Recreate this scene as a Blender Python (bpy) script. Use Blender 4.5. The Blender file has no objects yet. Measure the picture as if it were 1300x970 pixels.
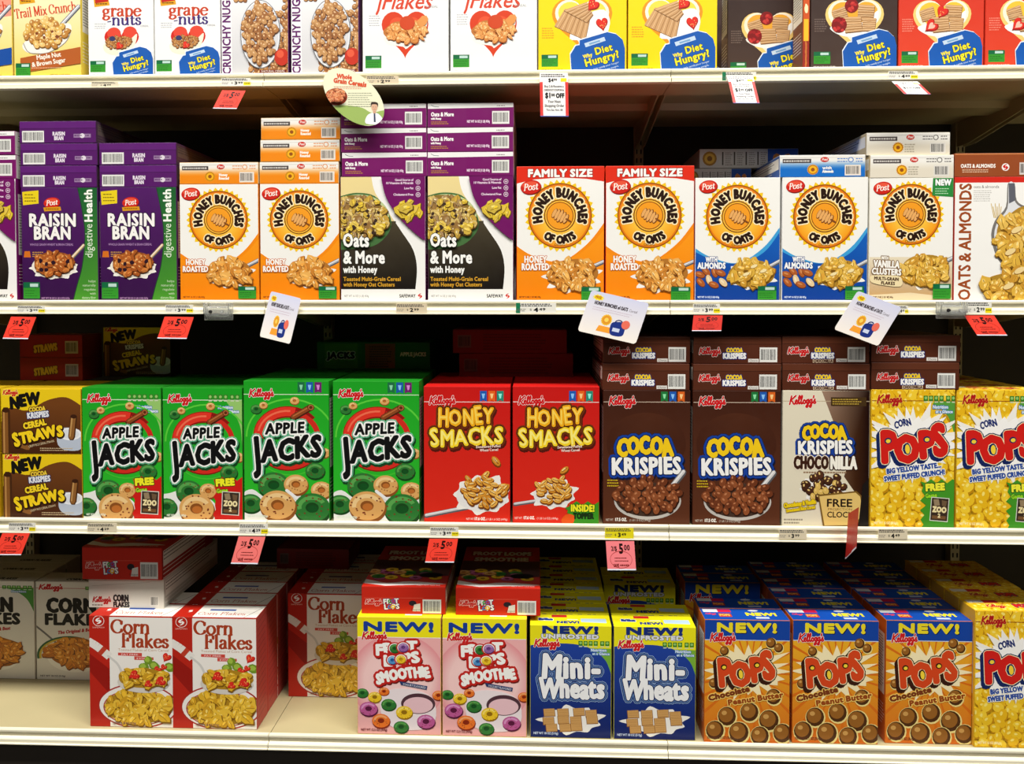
import bpy, math, random
from mathutils import Vector, Matrix
from mathutils.geometry import tessellate_polygon, delaunay_2d_cdt
UN = [0, 0]
COL = bpy.context.scene.collection
R = math.radians
PX = 0.00177            # metres per photo pixel on the shelf front plane
# ------------------------------------------------------------------ camera
CAMY, CAMZ = -1.55, 1.25
F = 1.55 / PX
YAW, PITCH = R(1.9), R(1.2)
SHY = (math.tan(PITCH) * F - 110.0) / 1300.0
fw = Vector((-math.sin(YAW) * math.cos(PITCH), math.cos(YAW) * math.cos(PITCH), -math.sin(PITCH)))
rt = Vector((math.cos(YAW), math.sin(YAW), 0))
up = rt.cross(fw)
CAM = Vector((0.0, CAMY, CAMZ))
def at(px, py, Y=0.0):
    d = fw + rt * ((px - 650) / F) + up * ((485 - py) / F + SHY * 1300 / F)
    return CAM + d * ((Y - CAM.y) / d.y)
# ------------------------------------------------------------------ materials
def newmat(name):
    m = bpy.data.materials.new(name); m.use_nodes = True
    return m, m.node_tree.nodes, m.node_tree.links, m.node_tree.nodes['Principled BSDF']
def lin(c):
    return tuple(((v / 255.0) / 12.92 if v / 255.0 <= 0.04045 else (((v / 255.0) + 0.055) / 1.055) ** 2.4) for v in c)
def print_mat():
    m, n, l, b = newmat('printed_cardboard')
    a = n.new('ShaderNodeAttribute'); a.attribute_name = 'Col'
    l.new(a.outputs['Color'], b.inputs['Base Color'])
    ns = n.new('ShaderNodeTexNoise'); ns.inputs['Scale'].default_value = 60
    mr = n.new('ShaderNodeMapRange'); mr.inputs['To Min'].default_value = 0.34; mr.inputs['To Max'].default_value = 0.48
    tc = n.new('ShaderNodeTexCoord'); l.new(tc.outputs['Object'], ns.inputs['Vector'])
    l.new(ns.outputs['Fac'], mr.inputs['Value']); l.new(mr.outputs['Result'], b.inputs['Roughness'])
    n2 = n.new('ShaderNodeTexNoise'); n2.inputs['Scale'].default_value = 14; n2.inputs['Detail'].default_value = 1
    l.new(tc.outputs['Object'], n2.inputs['Vector'])
    bp = n.new('ShaderNodeBump'); bp.inputs['Strength'].default_value = 0.25; bp.inputs['Distance'].default_value = 0.002
    l.new(n2.outputs['Fac'], bp.inputs['Height']); l.new(bp.outputs['Normal'], b.inputs['Normal'])
    b.inputs['Specular IOR Level'].default_value = 0.35
    return m
PRINT = print_mat()
def flatmat(name, c, rough=0.5, metal=0.0, noise=0.08, scale=30, bump=0.0, **kw):
    m, n, l, b = newmat(name)
    tc = n.new('ShaderNodeTexCoord'); ns = n.new('ShaderNodeTexNoise'); ns.inputs['Scale'].default_value = scale
    l.new(tc.outputs['Object'], ns.inputs['Vector'])
    mx = n.new('ShaderNodeMix'); mx.data_type = 'RGBA'
    c = lin(c)
    mx.inputs[6].default_value = (*[v * (1 - noise) for v in c], 1); mx.inputs[7].default_value = (*[min(1, v * (1 + noise)) for v in c], 1)
    l.new(ns.outputs['Fac'], mx.inputs[0]); l.new(mx.outputs[2], b.inputs['Base Color'])
    b.inputs['Roughness'].default_value = rough; b.inputs['Metallic'].default_value = metal
    if bump:
        bp = n.new('ShaderNodeBump'); bp.inputs['Strength'].default_value = bump; bp.inputs['Distance'].default_value = 0.002
        l.new(ns.outputs['Fac'], bp.inputs['Height']); l.new(bp.outputs['Normal'], b.inputs['Normal'])
    for k, v in kw.items(): b.inputs[k].default_value = v
    return m
# ------------------------------------------------------------------ glyphs
_G = {}
def _tm(s):
    cu = bpy.data.curves.new('g', 'FONT'); cu.body = s; cu.size = 1; cu.resolution_u = 2
    ob = bpy.data.objects.new('g', cu)
    me = bpy.data.meshes.new_from_object(ob)
    vs = [(v.co.x, v.co.y) for v in me.vertices]
    me.calc_loop_triangles()
    tr = [tuple(t.vertices) for t in me.loop_triangles]
    cnt = {}
    for t in tr:
        for i in range(3):
            e = (min(t[i], t[(i + 1) % 3]), max(t[i], t[(i + 1) % 3])); cnt[e] = cnt.get(e, 0) + 1
    ed = [e for e, k in cnt.items() if k == 1]
    bpy.data.objects.remove(ob); bpy.data.curves.remove(cu); bpy.data.meshes.remove(me)
    return vs, tr, ed
def _wid(s):
    vs = _tm(s)[0]; return max(v[0] for v in vs) - min(v[0] for v in vs)
_HH = _wid('HH'); _hv = _tm('H')[0]; CAP = max(v[1] for v in _hv)
def glyph(ch):
    if ch not in _G:
        if ch == ' ': _G[ch] = ([], [], [], 0.32)
        else:
            vs, tr, ed = _tm(ch)
            adv = _wid('H' + ch + 'H') - _HH
            _G[ch] = ([(x / CAP, y / CAP) for x, y in vs], tr, ed, adv / CAP)
    return _G[ch]
def arcp(cx, cy, rx, ry, a0, a1, n=10):
    return [(cx + rx * math.cos(R(a0 + (a1 - a0) * i / n)), cy + ry * math.sin(R(a0 + (a1 - a0) * i / n))) for i in range(n + 1)]
def sm(p, closed=True, k=4):
    out = []; n = len(p)
    rng = range(n) if closed else range(n - 1)
    for i in rng:
        g = (lambda j: p[j % n]) if closed else (lambda j: p[max(0, min(n - 1, j))])
        p0, p1, p2, p3 = g(i - 1), g(i), g(i + 1), g(i + 2)
        for q in range(k):
            t = q / k
            out.append(tuple(0.5 * (2 * p1[a] + (p2[a] - p0[a]) * t + (2 * p0[a] - 5 * p1[a] + 4 * p2[a] - p3[a]) * t * t + (3 * p1[a] - p0[a] - 3 * p2[a] + p3[a]) * t ** 3) for a in (0, 1)))
    if not closed: out.append(p[-1])
    return out
# broad-nib serif alphabet: advance, strokes, serifs (centre x, y, half width)
SER = {
 'C': (.84, [arcp(.44, .5, .38, .49, 48, 312, 18), [(.71, .93), (.71, .7)], [(.71, .07), (.71, .25)]], []),
 'o': (.62, [arcp(.3, .33, .25, .32, 0, 360, 16)], []),
 'r': (.46, [[(.15, 0), (.15, .64)], sm([(.15, .42), (.24, .6), (.36, .66), (.42, .58)], False)], [(.15, 0, .13), (.09, .64, .07)]),
 'n': (.70, [[(.15, 0), (.15, .64)], sm([(.15, .45), (.28, .64), (.44, .64), (.53, .5), (.53, 0)], False)], [(.15, 0, .12), (.53, 0, .12), (.09, .64, .07)]),
 'u': (.70, [sm([(.15, .64), (.15, .15), (.25, .02), (.4, .03), (.53, .2)], False), [(.53, 0), (.53, .64)]], [(.09, .64, .08), (.47, .64, .08), (.58, 0, .06)]),
 'h': (.70, [[(.15, 0), (.15, 1)], sm([(.15, .45), (.28, .64), (.44, .64), (.53, .5), (.53, 0)], False)], [(.15, 0, .12), (.53, 0, .12), (.09, 1, .07)]),
 'F': (.72, [[(.18, 0), (.18, 1)], [(.1, .98), (.64, .98)], [(.18, .52), (.48, .52)], [(.64, .98), (.64, .75)], [(.48, .42), (.48, .64)]], [(.18, 0, .14)]),
 'P': (.68, [[(.18, 0), (.18, 1)], sm([(.08, .98), (.4, .97), (.6, .74), (.4, .48), (.18, .48)], False)], [(.18, 0, .14)]),
 'T': (.74, [[(.36, 0), (.36, 1)], [(.04, .98), (.68, .98)], [(.04, .98), (.04, .78)], [(.68, .98), (.68, .78)]], [(.36, 0, .14)]),
 'M': (.96, [[(.16, 0), (.16, 1)], [(.16, 1), (.48, .1)], [(.48, .1), (.8, 1)], [(.8, 0), (.8, 1)]], [(.16, 0, .12), (.8, 0, .13), (.12, 1, .09), (.84, 1, .09)]),
 'l': (.33, [[(.15, 0), (.15, 1)]], [(.15, 0, .12), (.09, 1, .07)]),
 'i': (.33, [[(.15, 0), (.15, .64)], [(.15, .82), (.15, .92)]], [(.15, 0, .12), (.09, .64, .07)]),
 'k': (.66, [[(.15, 0), (.15, 1)], [(.15, .28), (.5, .63)], [(.26, .36), (.54, 0)]], [(.15, 0, .12), (.09, 1, .07), (.5, .63, .1), (.54, 0, .11)]),
 'a': (.58, [sm([(.1, .5), (.2, .64), (.36, .62), (.42, .48), (.42, .12), (.52, .04)], False), sm([(.42, .38), (.18, .33), (.08, .17), (.18, .02), (.32, .05), (.42, .18)], False)], []),
 'e': (.58, [sm([(.1, .38), (.5, .38), (.46, .56), (.3, .65), (.12, .52), (.07, .3), (.14, .08), (.3, 0), (.5, .12)], False)], []),
 'c': (.54, [arcp(.3, .33, .24, .32, 55, 315, 12)], []),
 's': (.48, [sm([(.38, .5), (.3, .63), (.15, .62), (.09, .5), (.16, .38), (.32, .3), (.4, .17), (.3, .02), (.15, .02), (.07, .16)], False)], []),
 't': (.42, [sm([(.18, .86), (.18, .15), (.26, .02), (.38, .08)], False), [(.04, .62), (.36, .62)]], []),
 'p': (.66, [[(.15, -.34), (.15, .64)], sm([(.15, .48), (.3, .65), (.5, .56), (.56, .32), (.48, .07), (.3, 0), (.15, .12)], False)], [(.15, -.34, .13), (.09, .64, .07)]),
 'g': (.60, [arcp(.27, .43, .18, .2, 0, 360, 12), sm([(.2, .24), (.12, .12), (.25, .05), (.46, 0), (.5, -.16), (.3, -.3), (.1, -.22), (.1, -.08), (.22, .04)], False), [(.4, .58), (.55, .62)]], []),
 'x': (.62, [[(.1, .63), (.5, 0)], [(.5, .63), (.1, 0)]], [(.1, .63, .1), (.5, .63, .1), (.1, 0, .1), (.5, 0, .1)]),
 '-': (.36, [[(.04, .3), (.3, .34)]], []), ' ': (.3, [], []),
}
KEL = [sm([(.42, 1.0), (.3, .6), (.14, .02)], False), sm([(.95, 1.02), (.6, .74), (.28, .5)], False), sm([(.3, .52), (.5, .3), (.66, .02), (.86, .16)], False),
  sm([(.84, .2), (1.05, .36), (1.0, .52), (.86, .36), (.9, .08), (1.06, .06), (1.2, .24)], False),
  sm([(1.2, .2), (1.42, .8), (1.4, 1.0), (1.28, .76), (1.26, .12), (1.36, .04), (1.5, .24)], False),
  sm([(1.5, .2), (1.72, .8), (1.7, 1.0), (1.58, .76), (1.56, .12), (1.66, .04), (1.8, .24)], False),
  sm([(1.98, .48), (1.82, .34), (1.84, .08), (1.98, .04), (2.1, .26), (1.98, .48)], False),
  sm([(2.44, .46), (2.28, .46), (2.2, .22), (2.3, .06), (2.44, .2), (2.46, .5), (2.38, -.2), (2.26, -.42), (2.12, -.34), (2.3, -.1), (2.62, .16)], False),
  sm([(2.86, .46), (2.7, .46), (2.62, .22), (2.72, .06), (2.86, .2), (2.88, .5), (2.8, -.2), (2.68, -.42), (2.54, -.34), (2.72, -.1), (3.04, .16)], False),
  [(3.14, .9), (3.08, .66)], sm([(3.06, .16), (3.26, .5), (3.24, .26), (3.34, .12), (3.24, 0), (3.08, .06)], False)]
# ------------------------------------------------------------------ 2-D print engine
def clip_half(P, a, b, c):
    out = []; n = len(P)
    for i in range(n):
        p, q = P[i], P[(i + 1) % n]
        dp, dq = a * p[0] + b * p[1] + c, a * q[0] + b * q[1] + c
        if dp >= 0: out.append(p)
        if (dp >= 0) != (dq >= 0):
            t = dp / (dp - dq); out.append((p[0] + (q[0] - p[0]) * t, p[1] + (q[1] - p[1]) * t))
    return out
def union(polys):
    vs, fs = [], []
    for P in polys:
        a = sum(P[i][0] * P[(i + 1) % len(P)][1] - P[(i + 1) % len(P)][0] * P[i][1] for i in range(len(P)))
        if abs(a) < 1e-5: continue
        b = len(vs); vs += [Vector((p[0], p[1])) for p in (P if a > 0 else P[::-1])]; fs.append(list(range(b, b + len(P))))
    if not fs: return []
    V, E, T, ov, oe, of = delaunay_2d_cdt(vs, [], fs, 1, 1e-4)
    return [[(V[i][0], V[i][1]) for i in t] for t, o in zip(T, of) if o]
class Art:
    """print on one panel; photo-pixel units, origin top left, y down"""
    def __init__(s, W, H, bg):
        s.W, s.H = W, H; s.ops = []; s.part = None; s.cl = None; s.hold = None
        s.poly([(0, 0), (W, 0), (W, H), (0, H)], bg)
    def emit(s, polys, col, un=False):
        if un: polys = union(polys)
        W, H = s.W, s.H; fin = []
        x0 = y0 = 1e9; x1 = y1 = -1e9
        for P in polys:
            xs = [p[0] for p in P]; ys = [p[1] for p in P]
            a, b, c, d = min(xs), max(xs), min(ys), max(ys)
            if a >= W or b <= 0 or c >= H or d <= 0: continue
            if a < 0 or b > W or c < 0 or d > H:
                P = clip_half(P, 1, 0, 0)
                if P: P = clip_half(P, -1, 0, W)
                if P: P = clip_half(P, 0, 1, 0)
                if P: P = clip_half(P, 0, -1, H)
                if len(P) < 3: continue
            if s.cl:
                for k in range(len(s.cl)):
                    (ax, ay), (bx, by) = s.cl[k], s.cl[(k + 1) % len(s.cl)]
                    nx, ny = -(by - ay), bx - ax
                    P = clip_half(P, nx, ny, -(nx * ax + ny * ay))
                    if len(P) < 3: break
                if len(P) < 3: continue
            xs = [p[0] for p in P]; ys = [p[1] for p in P]
            x0 = min(x0, min(xs)); x1 = max(x1, max(xs)); y0 = min(y0, min(ys)); y1 = max(y1, max(ys))
            fin.append(P)
        if not fin: return
        L = 0
        for o in s.ops:
            if o[0] >= L and o[1] < x1 and o[2] > x0 and o[3] < y1 and o[4] > y0: L = o[0] + 1
        s.ops.append((L, x0, x1, y0, y1, fin, col, s.part))
    def poly(s, P, col):
        if len(P) <= 4 and len(P) == 3: return s.emit([P], col)
        tr = tessellate_polygon([[Vector((p[0], p[1], 0)) for p in P]])
        s.emit([[P[i] for i in t] for t in tr], col)
    def rect(s, x, y, w, h, col): s.emit([[(x, y), (x + w, y), (x + w, y + h), (x, y + h)]], col)
    def vg(s, x, y, w, h, fn, n=8):
        for i in range(n): s.emit([[(x, y + h * i / n), (x + w, y + h * i / n), (x + w, y + h * (i + 1) / n), (x, y + h * (i + 1) / n)]], fn)
    def ell(s, cx, cy, rx, ry, col, rot=0, n=0):
        n = n or (10 if max(rx, ry) < 4 else 16 if max(rx, ry) < 14 else 40)
        c, q = math.cos(R(rot)), math.sin(R(rot))
        s.emit([[(cx + rx * math.cos(t) * c - ry * math.sin(t) * q, cy + rx * math.cos(t) * q + ry * math.sin(t) * c) for t in [2 * math.pi * i / n for i in range(n)]]], col)
    def ring(s, cx, cy, rx, ry, w, col, a0=0, a1=360, n=0):
        n = n or max(8, int(abs(a1 - a0) / 9)); Q = []
        for i in range(n):
            t, u = R(a0 + (a1 - a0) * i / n), R(a0 + (a1 - a0) * (i + 1) / n)
            Q.append([(cx + rx * math.cos(t), cy + ry * math.sin(t)), (cx + rx * math.cos(u), cy + ry * math.sin(u)), (cx + (rx - w) * math.cos(u), cy + (ry - w) * math.sin(u)), (cx + (rx - w) * math.cos(t), cy + (ry - w) * math.sin(t))])
        s.emit(Q, col)
    def star(s, cx, cy, r1, r2, n, col, sy=1, rnd=None, rot=0):
        Q = []
        for i in range(2 * n):
            r = r1 if i % 2 == 0 else r2
            if rnd: r *= rnd.uniform(.78, 1.15)
            t = math.pi * i / n + R(rot); Q.append((cx + r * math.cos(t), cy + r * sy * math.sin(t)))
        s.emit([[(cx, cy), Q[i], Q[(i + 1) % len(Q)]] for i in range(len(Q))], col)
    def line(s, P, w, col, closed=False, disc=True, nib=None):
        Q = []; n = len(P); w2 = w / 2
        for i in range(n if closed else n - 1):
            a, b = P[i], P[(i + 1) % n]; dx, dy = b[0] - a[0], b[1] - a[1]; L = math.hypot(dx, dy)
            if L < 1e-6: continue
            h = w2 if nib is None else w2 * (nib + (1 - nib) * abs(dy) / L)
            nx, ny = -dy / L * h, dx / L * h
            Q.append([(a[0] + nx, a[1] + ny), (b[0] + nx, b[1] + ny), (b[0] - nx, b[1] - ny), (a[0] - nx, a[1] - ny)])
            if disc and i + 1 < n + (closed - 0): Q.append([(b[0] + h * math.cos(t), b[1] + h * math.sin(t)) for t in (0, 1.047, 2.094, 3.1416, 4.189, 5.236)])
        if disc and not closed and nib is None: Q.append([(P[0][0] + w2 * math.cos(t), P[0][1] + w2 * math.sin(t)) for t in (0, 1.047, 2.094, 3.1416, 4.189, 5.236)])
        if s.hold is not None: s.hold += Q
        else: s.emit(Q, col, True)
    def text(s, t, x, y, h, col, w=None, b=0, sl=0, rot=0, ol=(), al='c', sp=0, arc=None, f=None, jig=None, font=None, grow=None):
        """baseline point (x, y), cap height h; w fits the width; ol outlines from the inside out; arc=(cx,cy,r,centre deg,up)"""
        pen = font == 's'
        G = [SER[c] if pen else glyph(c) for c in t]
        adv = [(g[0] if pen else g[3]) for g in G]
        if not pen and not arc and b / h > .045 and sp == 0: sp = .07
        tot = sum(adv) + sp * (len(t) - 1)
        kx = (w / tot) if w else h
        W = tot * kx
        pos = []; cur = {'c': -W / 2, 'l': 0, 'r': -W}[al]
        c, q = math.cos(R(rot)), math.sin(R(rot))
        fns = []
        for i, g in enumerate(G):
            hw = adv[i] * kx / 2
            mid = cur + hw
            if arc:
                cx, cy, r, a, upw = arc
                th = R(a) + mid / r * (1 if upw else -1)
                def fn(u, v, th=th, hw=hw, cx=cx, cy=cy, r=r, upw=upw):
                    X = u * kx - hw; Y = v * h
                    if upw: rr = r + Y; ox, oy = math.sin(th), -math.cos(th); tx, ty = math.cos(th), math.sin(th)
                    else: rr = r - Y; ox, oy = math.sin(th), -math.cos(th); tx, ty = -math.cos(th), -math.sin(th)
                    return (cx + ox * rr + tx * X, cy + oy * rr + ty * X)
            else:
                jr = jd = 0
                if jig: jr, jd = jig[i % len(jig)]
                gs = grow(i / max(1, len(t) - 1)) if grow else 1
                cj, sj = math.cos(R(jr)), math.sin(R(jr))
                def fn(u, v, cur=cur, hw=hw, cj=cj, sj=sj, jd=jd, gs=gs):
                    X = u * kx - hw + sl * v * h; Y = v * h * gs
                    X, Y = X * cj - Y * sj, X * sj + Y * cj
                    X += cur + hw; Y = -Y + jd
                    if f: X, Y = f(X, Y)
                    return (x + X * c - Y * q, y + X * q + Y * c)
            fns.append(fn); cur += (adv[i] + sp) * kx
        def body(extra, color):
            if pen:
                s.hold = []
                for g, fn in zip(G, fns):
                    th = max(.13, b) * h
                    for st in g[1]:
                        s.line([fn(*p) for p in st], th + extra * 2, color, nib=(.42 * th + 2 * extra) / (th + 2 * extra))
                    for sx, sy, hw in g[2]:
                        s.line([fn(sx - hw, sy), fn(sx + hw, sy)], th * .42 + extra * 2, color, disc=extra > 0)
                Q, s.hold = s.hold, None; s.emit(Q, color, True)
                return
            Q = []; wd = b + extra
            for g, fn in zip(G, fns):
                if not g[0]: continue
                V = [fn(*p) for p in g[0]]
                Q += [[V[i] for i in tt] for tt in g[1]]
                if wd > 0:
                    for a_, b_ in g[2]:
                        A, B = V[a_], V[b_]; dx, dy = B[0] - A[0], B[1] - A[1]; L = math.hypot(dx, dy)
                        if L < 1e-6: continue
                        nx, ny = -dy / L * wd, dx / L * wd
                        Q.append([(A[0] + nx, A[1] + ny), (B[0] + nx, B[1] + ny), (B[0] - nx, B[1] - ny), (A[0] - nx, A[1] - ny)])
                        if wd > .35:
                            for E in (A, B): Q.append([(E[0] + wd * math.cos(k), E[1] + wd * math.sin(k)) for k in (0, 1.047, 2.094, 3.1416, 4.189, 5.236)])
            s.emit(Q, color, wd > 0)
        for o in reversed(list(ol)):
            body(o[0], o[1])
        body(0, col)
    def kel(s, x, y, w, col, edge=None, rot=-3, h=None):
        k = w / 3.4; h = h or k * 1.0; c, q = math.cos(R(rot)), math.sin(R(rot))
        tr = lambda p: (x + p[0] * k * c + p[1] * h * q, y + p[0] * k * q - p[1] * h * c)
        for wd, c_ in (((k * .17 + 1.3, edge),) if edge else ()) + ((k * .20, col),):
            s.hold = []
            for st in KEL: s.line([tr(p) for p in st], wd, c_)
            Q, s.hold = s.hold, None; s.emit(Q, c_, True)
    def bars(s, x, y, w, n, dy, col, t=.6, rnd=None):
        rnd = rnd or random.Random(int(x * 7 + y)); 
        for i in range(n):
            X = x; Q = []
            while X < x + w * rnd.uniform(.8, 1):
                L = rnd.uniform(1.2, 3.4); Q.append([(X, y + i * dy), (X + L, y + i * dy), (X + L, y + i * dy + t), (X, y + i * dy + t)]); X += L + .6
            s.emit(Q, col)
    def barcode(s, x, y, w, h, edge=(235, 235, 230)):
        s.rect(x, y, w, h, edge); r = random.Random(5); X = x + 1.5; Q = []
        while X < x + w - 2:
            t = r.choice((.35, .5, .8)); Q.append([(X, y + h * .12), (X + t, y + h * .12), (X + t, y + h * .85), (X, y + h * .85)]); X += t + r.choice((.35, .5, .7))
        s.emit(Q, (40, 40, 42))
    def group(s): return sorted({o[7] for o in s.ops if o[7]})
    def mesh(s, name, mp, part=None, step=2.2e-5):
        """mp(u, v, lift) -> Vector with u, v in 0..1"""
        vs, fs, cs = [], [], []
        for L, _, _, _, _, fin, col, pt in s.ops:
            if pt != part: continue
            z = 6e-5 + L * step
            fn = col if callable(col) else None
            cc = None if fn else (*lin(col), 1)
            for P in fin:
                b = len(vs)
                for p in P:
                    vs.append(mp(p[0] / s.W, p[1] / s.H, z)); cs.append((*lin(fn(*p)), 1) if fn else cc)
                fs.append(range(b, b + len(P)))
        return mkmesh(name, vs, fs, cs)
def mkmesh(name, vs, fs, cs=None, fix=None):
    me = bpy.data.meshes.new(name); me.from_pydata([tuple(v) for v in vs], [], [tuple(f) for f in fs])
    if cs:
        a = me.color_attributes.new('Col', 'FLOAT_COLOR', 'POINT'); a.data.foreach_set('color', [x for c in cs for x in c])
        me.materials.append(PRINT)
    me.update(); return me
def grad(y0, y1, a, b):
    return lambda x, y: tuple(a[i] + (b[i] - a[i]) * max(0, min(1, (y - y0) / (y1 - y0))) for i in range(3))
def rgrad(cx, cy, r, a, b):
    return lambda x, y: tuple(a[i] + (b[i] - a[i]) * min(1, math.hypot(x - cx, y - cy) / r) for i in range(3))
# ------------------------------------------------------------------ food pictures
def blob(r, x, y, s, n=9, lo=.72, hi=1.12, sy=.85, rot=None):
    a0 = r.uniform(0, 6.28) if rot is None else rot
    P = [(s * r.uniform(lo, hi) * math.cos(6.283 * i / n), s * sy * r.uniform(lo, hi) * math.sin(6.283 * i / n)) for i in range(n)]
    c, q = math.cos(a0), math.sin(a0)
    return [(x + a * c - b * q, y + a * q + b * c) for a, b in P]
def flake(A, r, x, y, s, pal):
    a = r.uniform(0, 6.28); q = r.uniform(.5, .9); s *= r.uniform(.9, 1.35)
    sh = [r.uniform(.62, 1.14) for _ in range(10)]
    def P(k, dx=0, dy=0):
        c, n = math.cos(a), math.sin(a); o = []
        for i in range(10):
            u, v = s * k * sh[i] * math.cos(.628 * i), s * k * q * sh[i] * math.sin(.628 * i); o.append((x + dx + u * c - v * n, y + dy + u * n + v * c))
        return o
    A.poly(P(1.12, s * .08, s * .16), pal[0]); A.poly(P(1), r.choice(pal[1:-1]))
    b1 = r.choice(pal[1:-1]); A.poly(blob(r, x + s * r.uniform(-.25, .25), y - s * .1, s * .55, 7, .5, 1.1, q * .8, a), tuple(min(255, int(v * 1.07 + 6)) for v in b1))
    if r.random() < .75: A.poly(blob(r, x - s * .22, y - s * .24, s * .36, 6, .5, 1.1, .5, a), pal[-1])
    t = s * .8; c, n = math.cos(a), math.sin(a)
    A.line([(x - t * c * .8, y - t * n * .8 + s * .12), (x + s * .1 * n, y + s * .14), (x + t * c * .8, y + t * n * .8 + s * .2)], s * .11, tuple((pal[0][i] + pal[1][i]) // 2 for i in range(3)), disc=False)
def nugget(A, r, x, y, s, pal, el=1.0, wire=False):
    a = r.uniform(0, 3.14)
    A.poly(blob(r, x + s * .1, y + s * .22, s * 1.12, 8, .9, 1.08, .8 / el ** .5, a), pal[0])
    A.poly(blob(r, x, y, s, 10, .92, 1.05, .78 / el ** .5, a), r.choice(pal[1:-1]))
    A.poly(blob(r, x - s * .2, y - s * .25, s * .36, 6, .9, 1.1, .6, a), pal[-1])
def puff(A, r, x, y, s, pal):
    a = r.uniform(-.9, .9)
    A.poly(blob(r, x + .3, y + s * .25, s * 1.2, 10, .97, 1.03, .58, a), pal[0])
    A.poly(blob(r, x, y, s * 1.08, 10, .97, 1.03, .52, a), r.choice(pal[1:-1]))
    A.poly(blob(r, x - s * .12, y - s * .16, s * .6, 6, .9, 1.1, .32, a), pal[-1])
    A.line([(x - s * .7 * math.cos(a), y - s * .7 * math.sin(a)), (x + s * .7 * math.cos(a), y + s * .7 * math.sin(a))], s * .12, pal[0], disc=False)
def loop(A, x, y, s, pal, r, sy=.82):
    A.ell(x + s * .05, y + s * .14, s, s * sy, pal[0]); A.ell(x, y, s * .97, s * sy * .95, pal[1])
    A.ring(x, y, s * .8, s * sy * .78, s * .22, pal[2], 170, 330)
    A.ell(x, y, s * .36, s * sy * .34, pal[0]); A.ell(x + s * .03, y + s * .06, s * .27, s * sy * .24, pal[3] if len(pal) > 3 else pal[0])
    for i in range(int(4 + s * .5)):
        t, q = r.uniform(0, 6.28), s * r.uniform(.45, .9)
        A.ell(x + q * math.cos(t), y + q * sy * math.sin(t), max(.35, s * .055), max(.3, s * .045), (120, 45, 25), n=6)
GRN = ((20, 70, 25), (45, 120, 50), (90, 165, 80), (15, 80, 30)); TAN = ((140, 80, 30), (222, 168, 98), (240, 205, 145), (190, 110, 45))
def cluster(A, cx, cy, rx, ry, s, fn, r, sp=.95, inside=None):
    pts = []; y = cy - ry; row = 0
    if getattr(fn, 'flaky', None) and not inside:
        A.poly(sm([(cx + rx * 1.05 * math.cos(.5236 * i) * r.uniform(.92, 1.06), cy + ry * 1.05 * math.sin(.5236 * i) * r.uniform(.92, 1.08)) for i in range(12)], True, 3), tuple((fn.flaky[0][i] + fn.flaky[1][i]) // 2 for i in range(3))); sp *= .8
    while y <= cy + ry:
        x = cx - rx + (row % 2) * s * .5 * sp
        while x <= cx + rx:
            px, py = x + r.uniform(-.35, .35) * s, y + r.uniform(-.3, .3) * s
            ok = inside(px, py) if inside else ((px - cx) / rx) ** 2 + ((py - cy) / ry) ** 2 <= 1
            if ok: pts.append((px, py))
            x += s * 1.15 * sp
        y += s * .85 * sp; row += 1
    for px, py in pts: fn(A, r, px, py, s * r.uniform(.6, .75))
FL = ((132, 74, 20), (224, 156, 66), (236, 178, 92), (206, 132, 48), (252, 226, 170))
FLY = ((130, 90, 20), (222, 176, 66), (232, 190, 90), (205, 150, 50), (250, 226, 150))
OATP = ((90, 66, 30), (196, 158, 62), (214, 186, 110), (172, 140, 96), (150, 112, 60), (240, 226, 180))
COC = ((52, 22, 10), (128, 66, 34), (146, 80, 44), (110, 54, 28), (190, 124, 84))
GRA = ((96, 54, 26), (176, 122, 70), (196, 146, 92), (156, 100, 54), (230, 192, 146))
CPP = ((196, 140, 10), (240, 196, 36), (247, 208, 52), (236, 186, 26), (253, 232, 120))
def fl(p):
    def f(A, r, x, y, s): flake(A, r, x, y, s, p)
    f.flaky = p
    return f
def ng(p): return lambda A, r, x, y, s: nugget(A, r, x, y, s, p)
def pf(p): return lambda A, r, x, y, s: puff(A, r, x, y, s, p)
def splash(A, cx, cy, rx, ry, r, col=(244, 242, 236)):
    P = []
    for i in range(18):
        t = 6.283 * i / 18; k = r.uniform(1.12, 1.42) if i % 2 else .98
        P.append((cx + rx * k * math.cos(t), cy + ry * k * math.sin(t)))
    A.poly(sm(P, True, 3), col)
def spoonh(A, x0, y0, x1, y1, w=4, col=(180, 182, 186)):
    A.line([(x0, y0), (x1, y1)], w, (90, 92, 98)); A.line([(x0, y0 - w * .15), (x1, y1 - w * .15)], w * .6, col); A.line([(x0, y0 - w * .25), (x1, y1 - w * .25)], w * .18, (240, 240, 242))
def badge(A, x, y, w, h):
    A.part = 'offer_badge'
    A.rect(x, y, w, h, (52, 148, 44)); A.rect(x, y, w, h * .34, (14, 104, 62)); A.rect(x + w * .4, y + h * .08, w * .5, h * .2, (190, 220, 210))
    A.bars(x + 2, y + h * .5, w * .7, 3, h * .16, (30, 96, 32), .7); A.part = None
def post(A, x, y, r=1.0):
    A.part = 'brand_logo'
    A.ell(x + .6 * r, y + .9 * r, 12 * r, 8 * r, (120, 14, 10), -8, 28); A.ell(x, y, 12 * r, 7.8 * r, (206, 34, 22), -8, 28); A.ell(x - 1 * r, y - 2.6 * r, 9 * r, 3.6 * r, (232, 84, 58), -8, 24)
    A.text('Post', x, y + 3.4 * r, 7.4 * r, (252, 248, 240), w=17 * r, b=.17, sl=.22, rot=-6, font='s'); A.part = None
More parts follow.
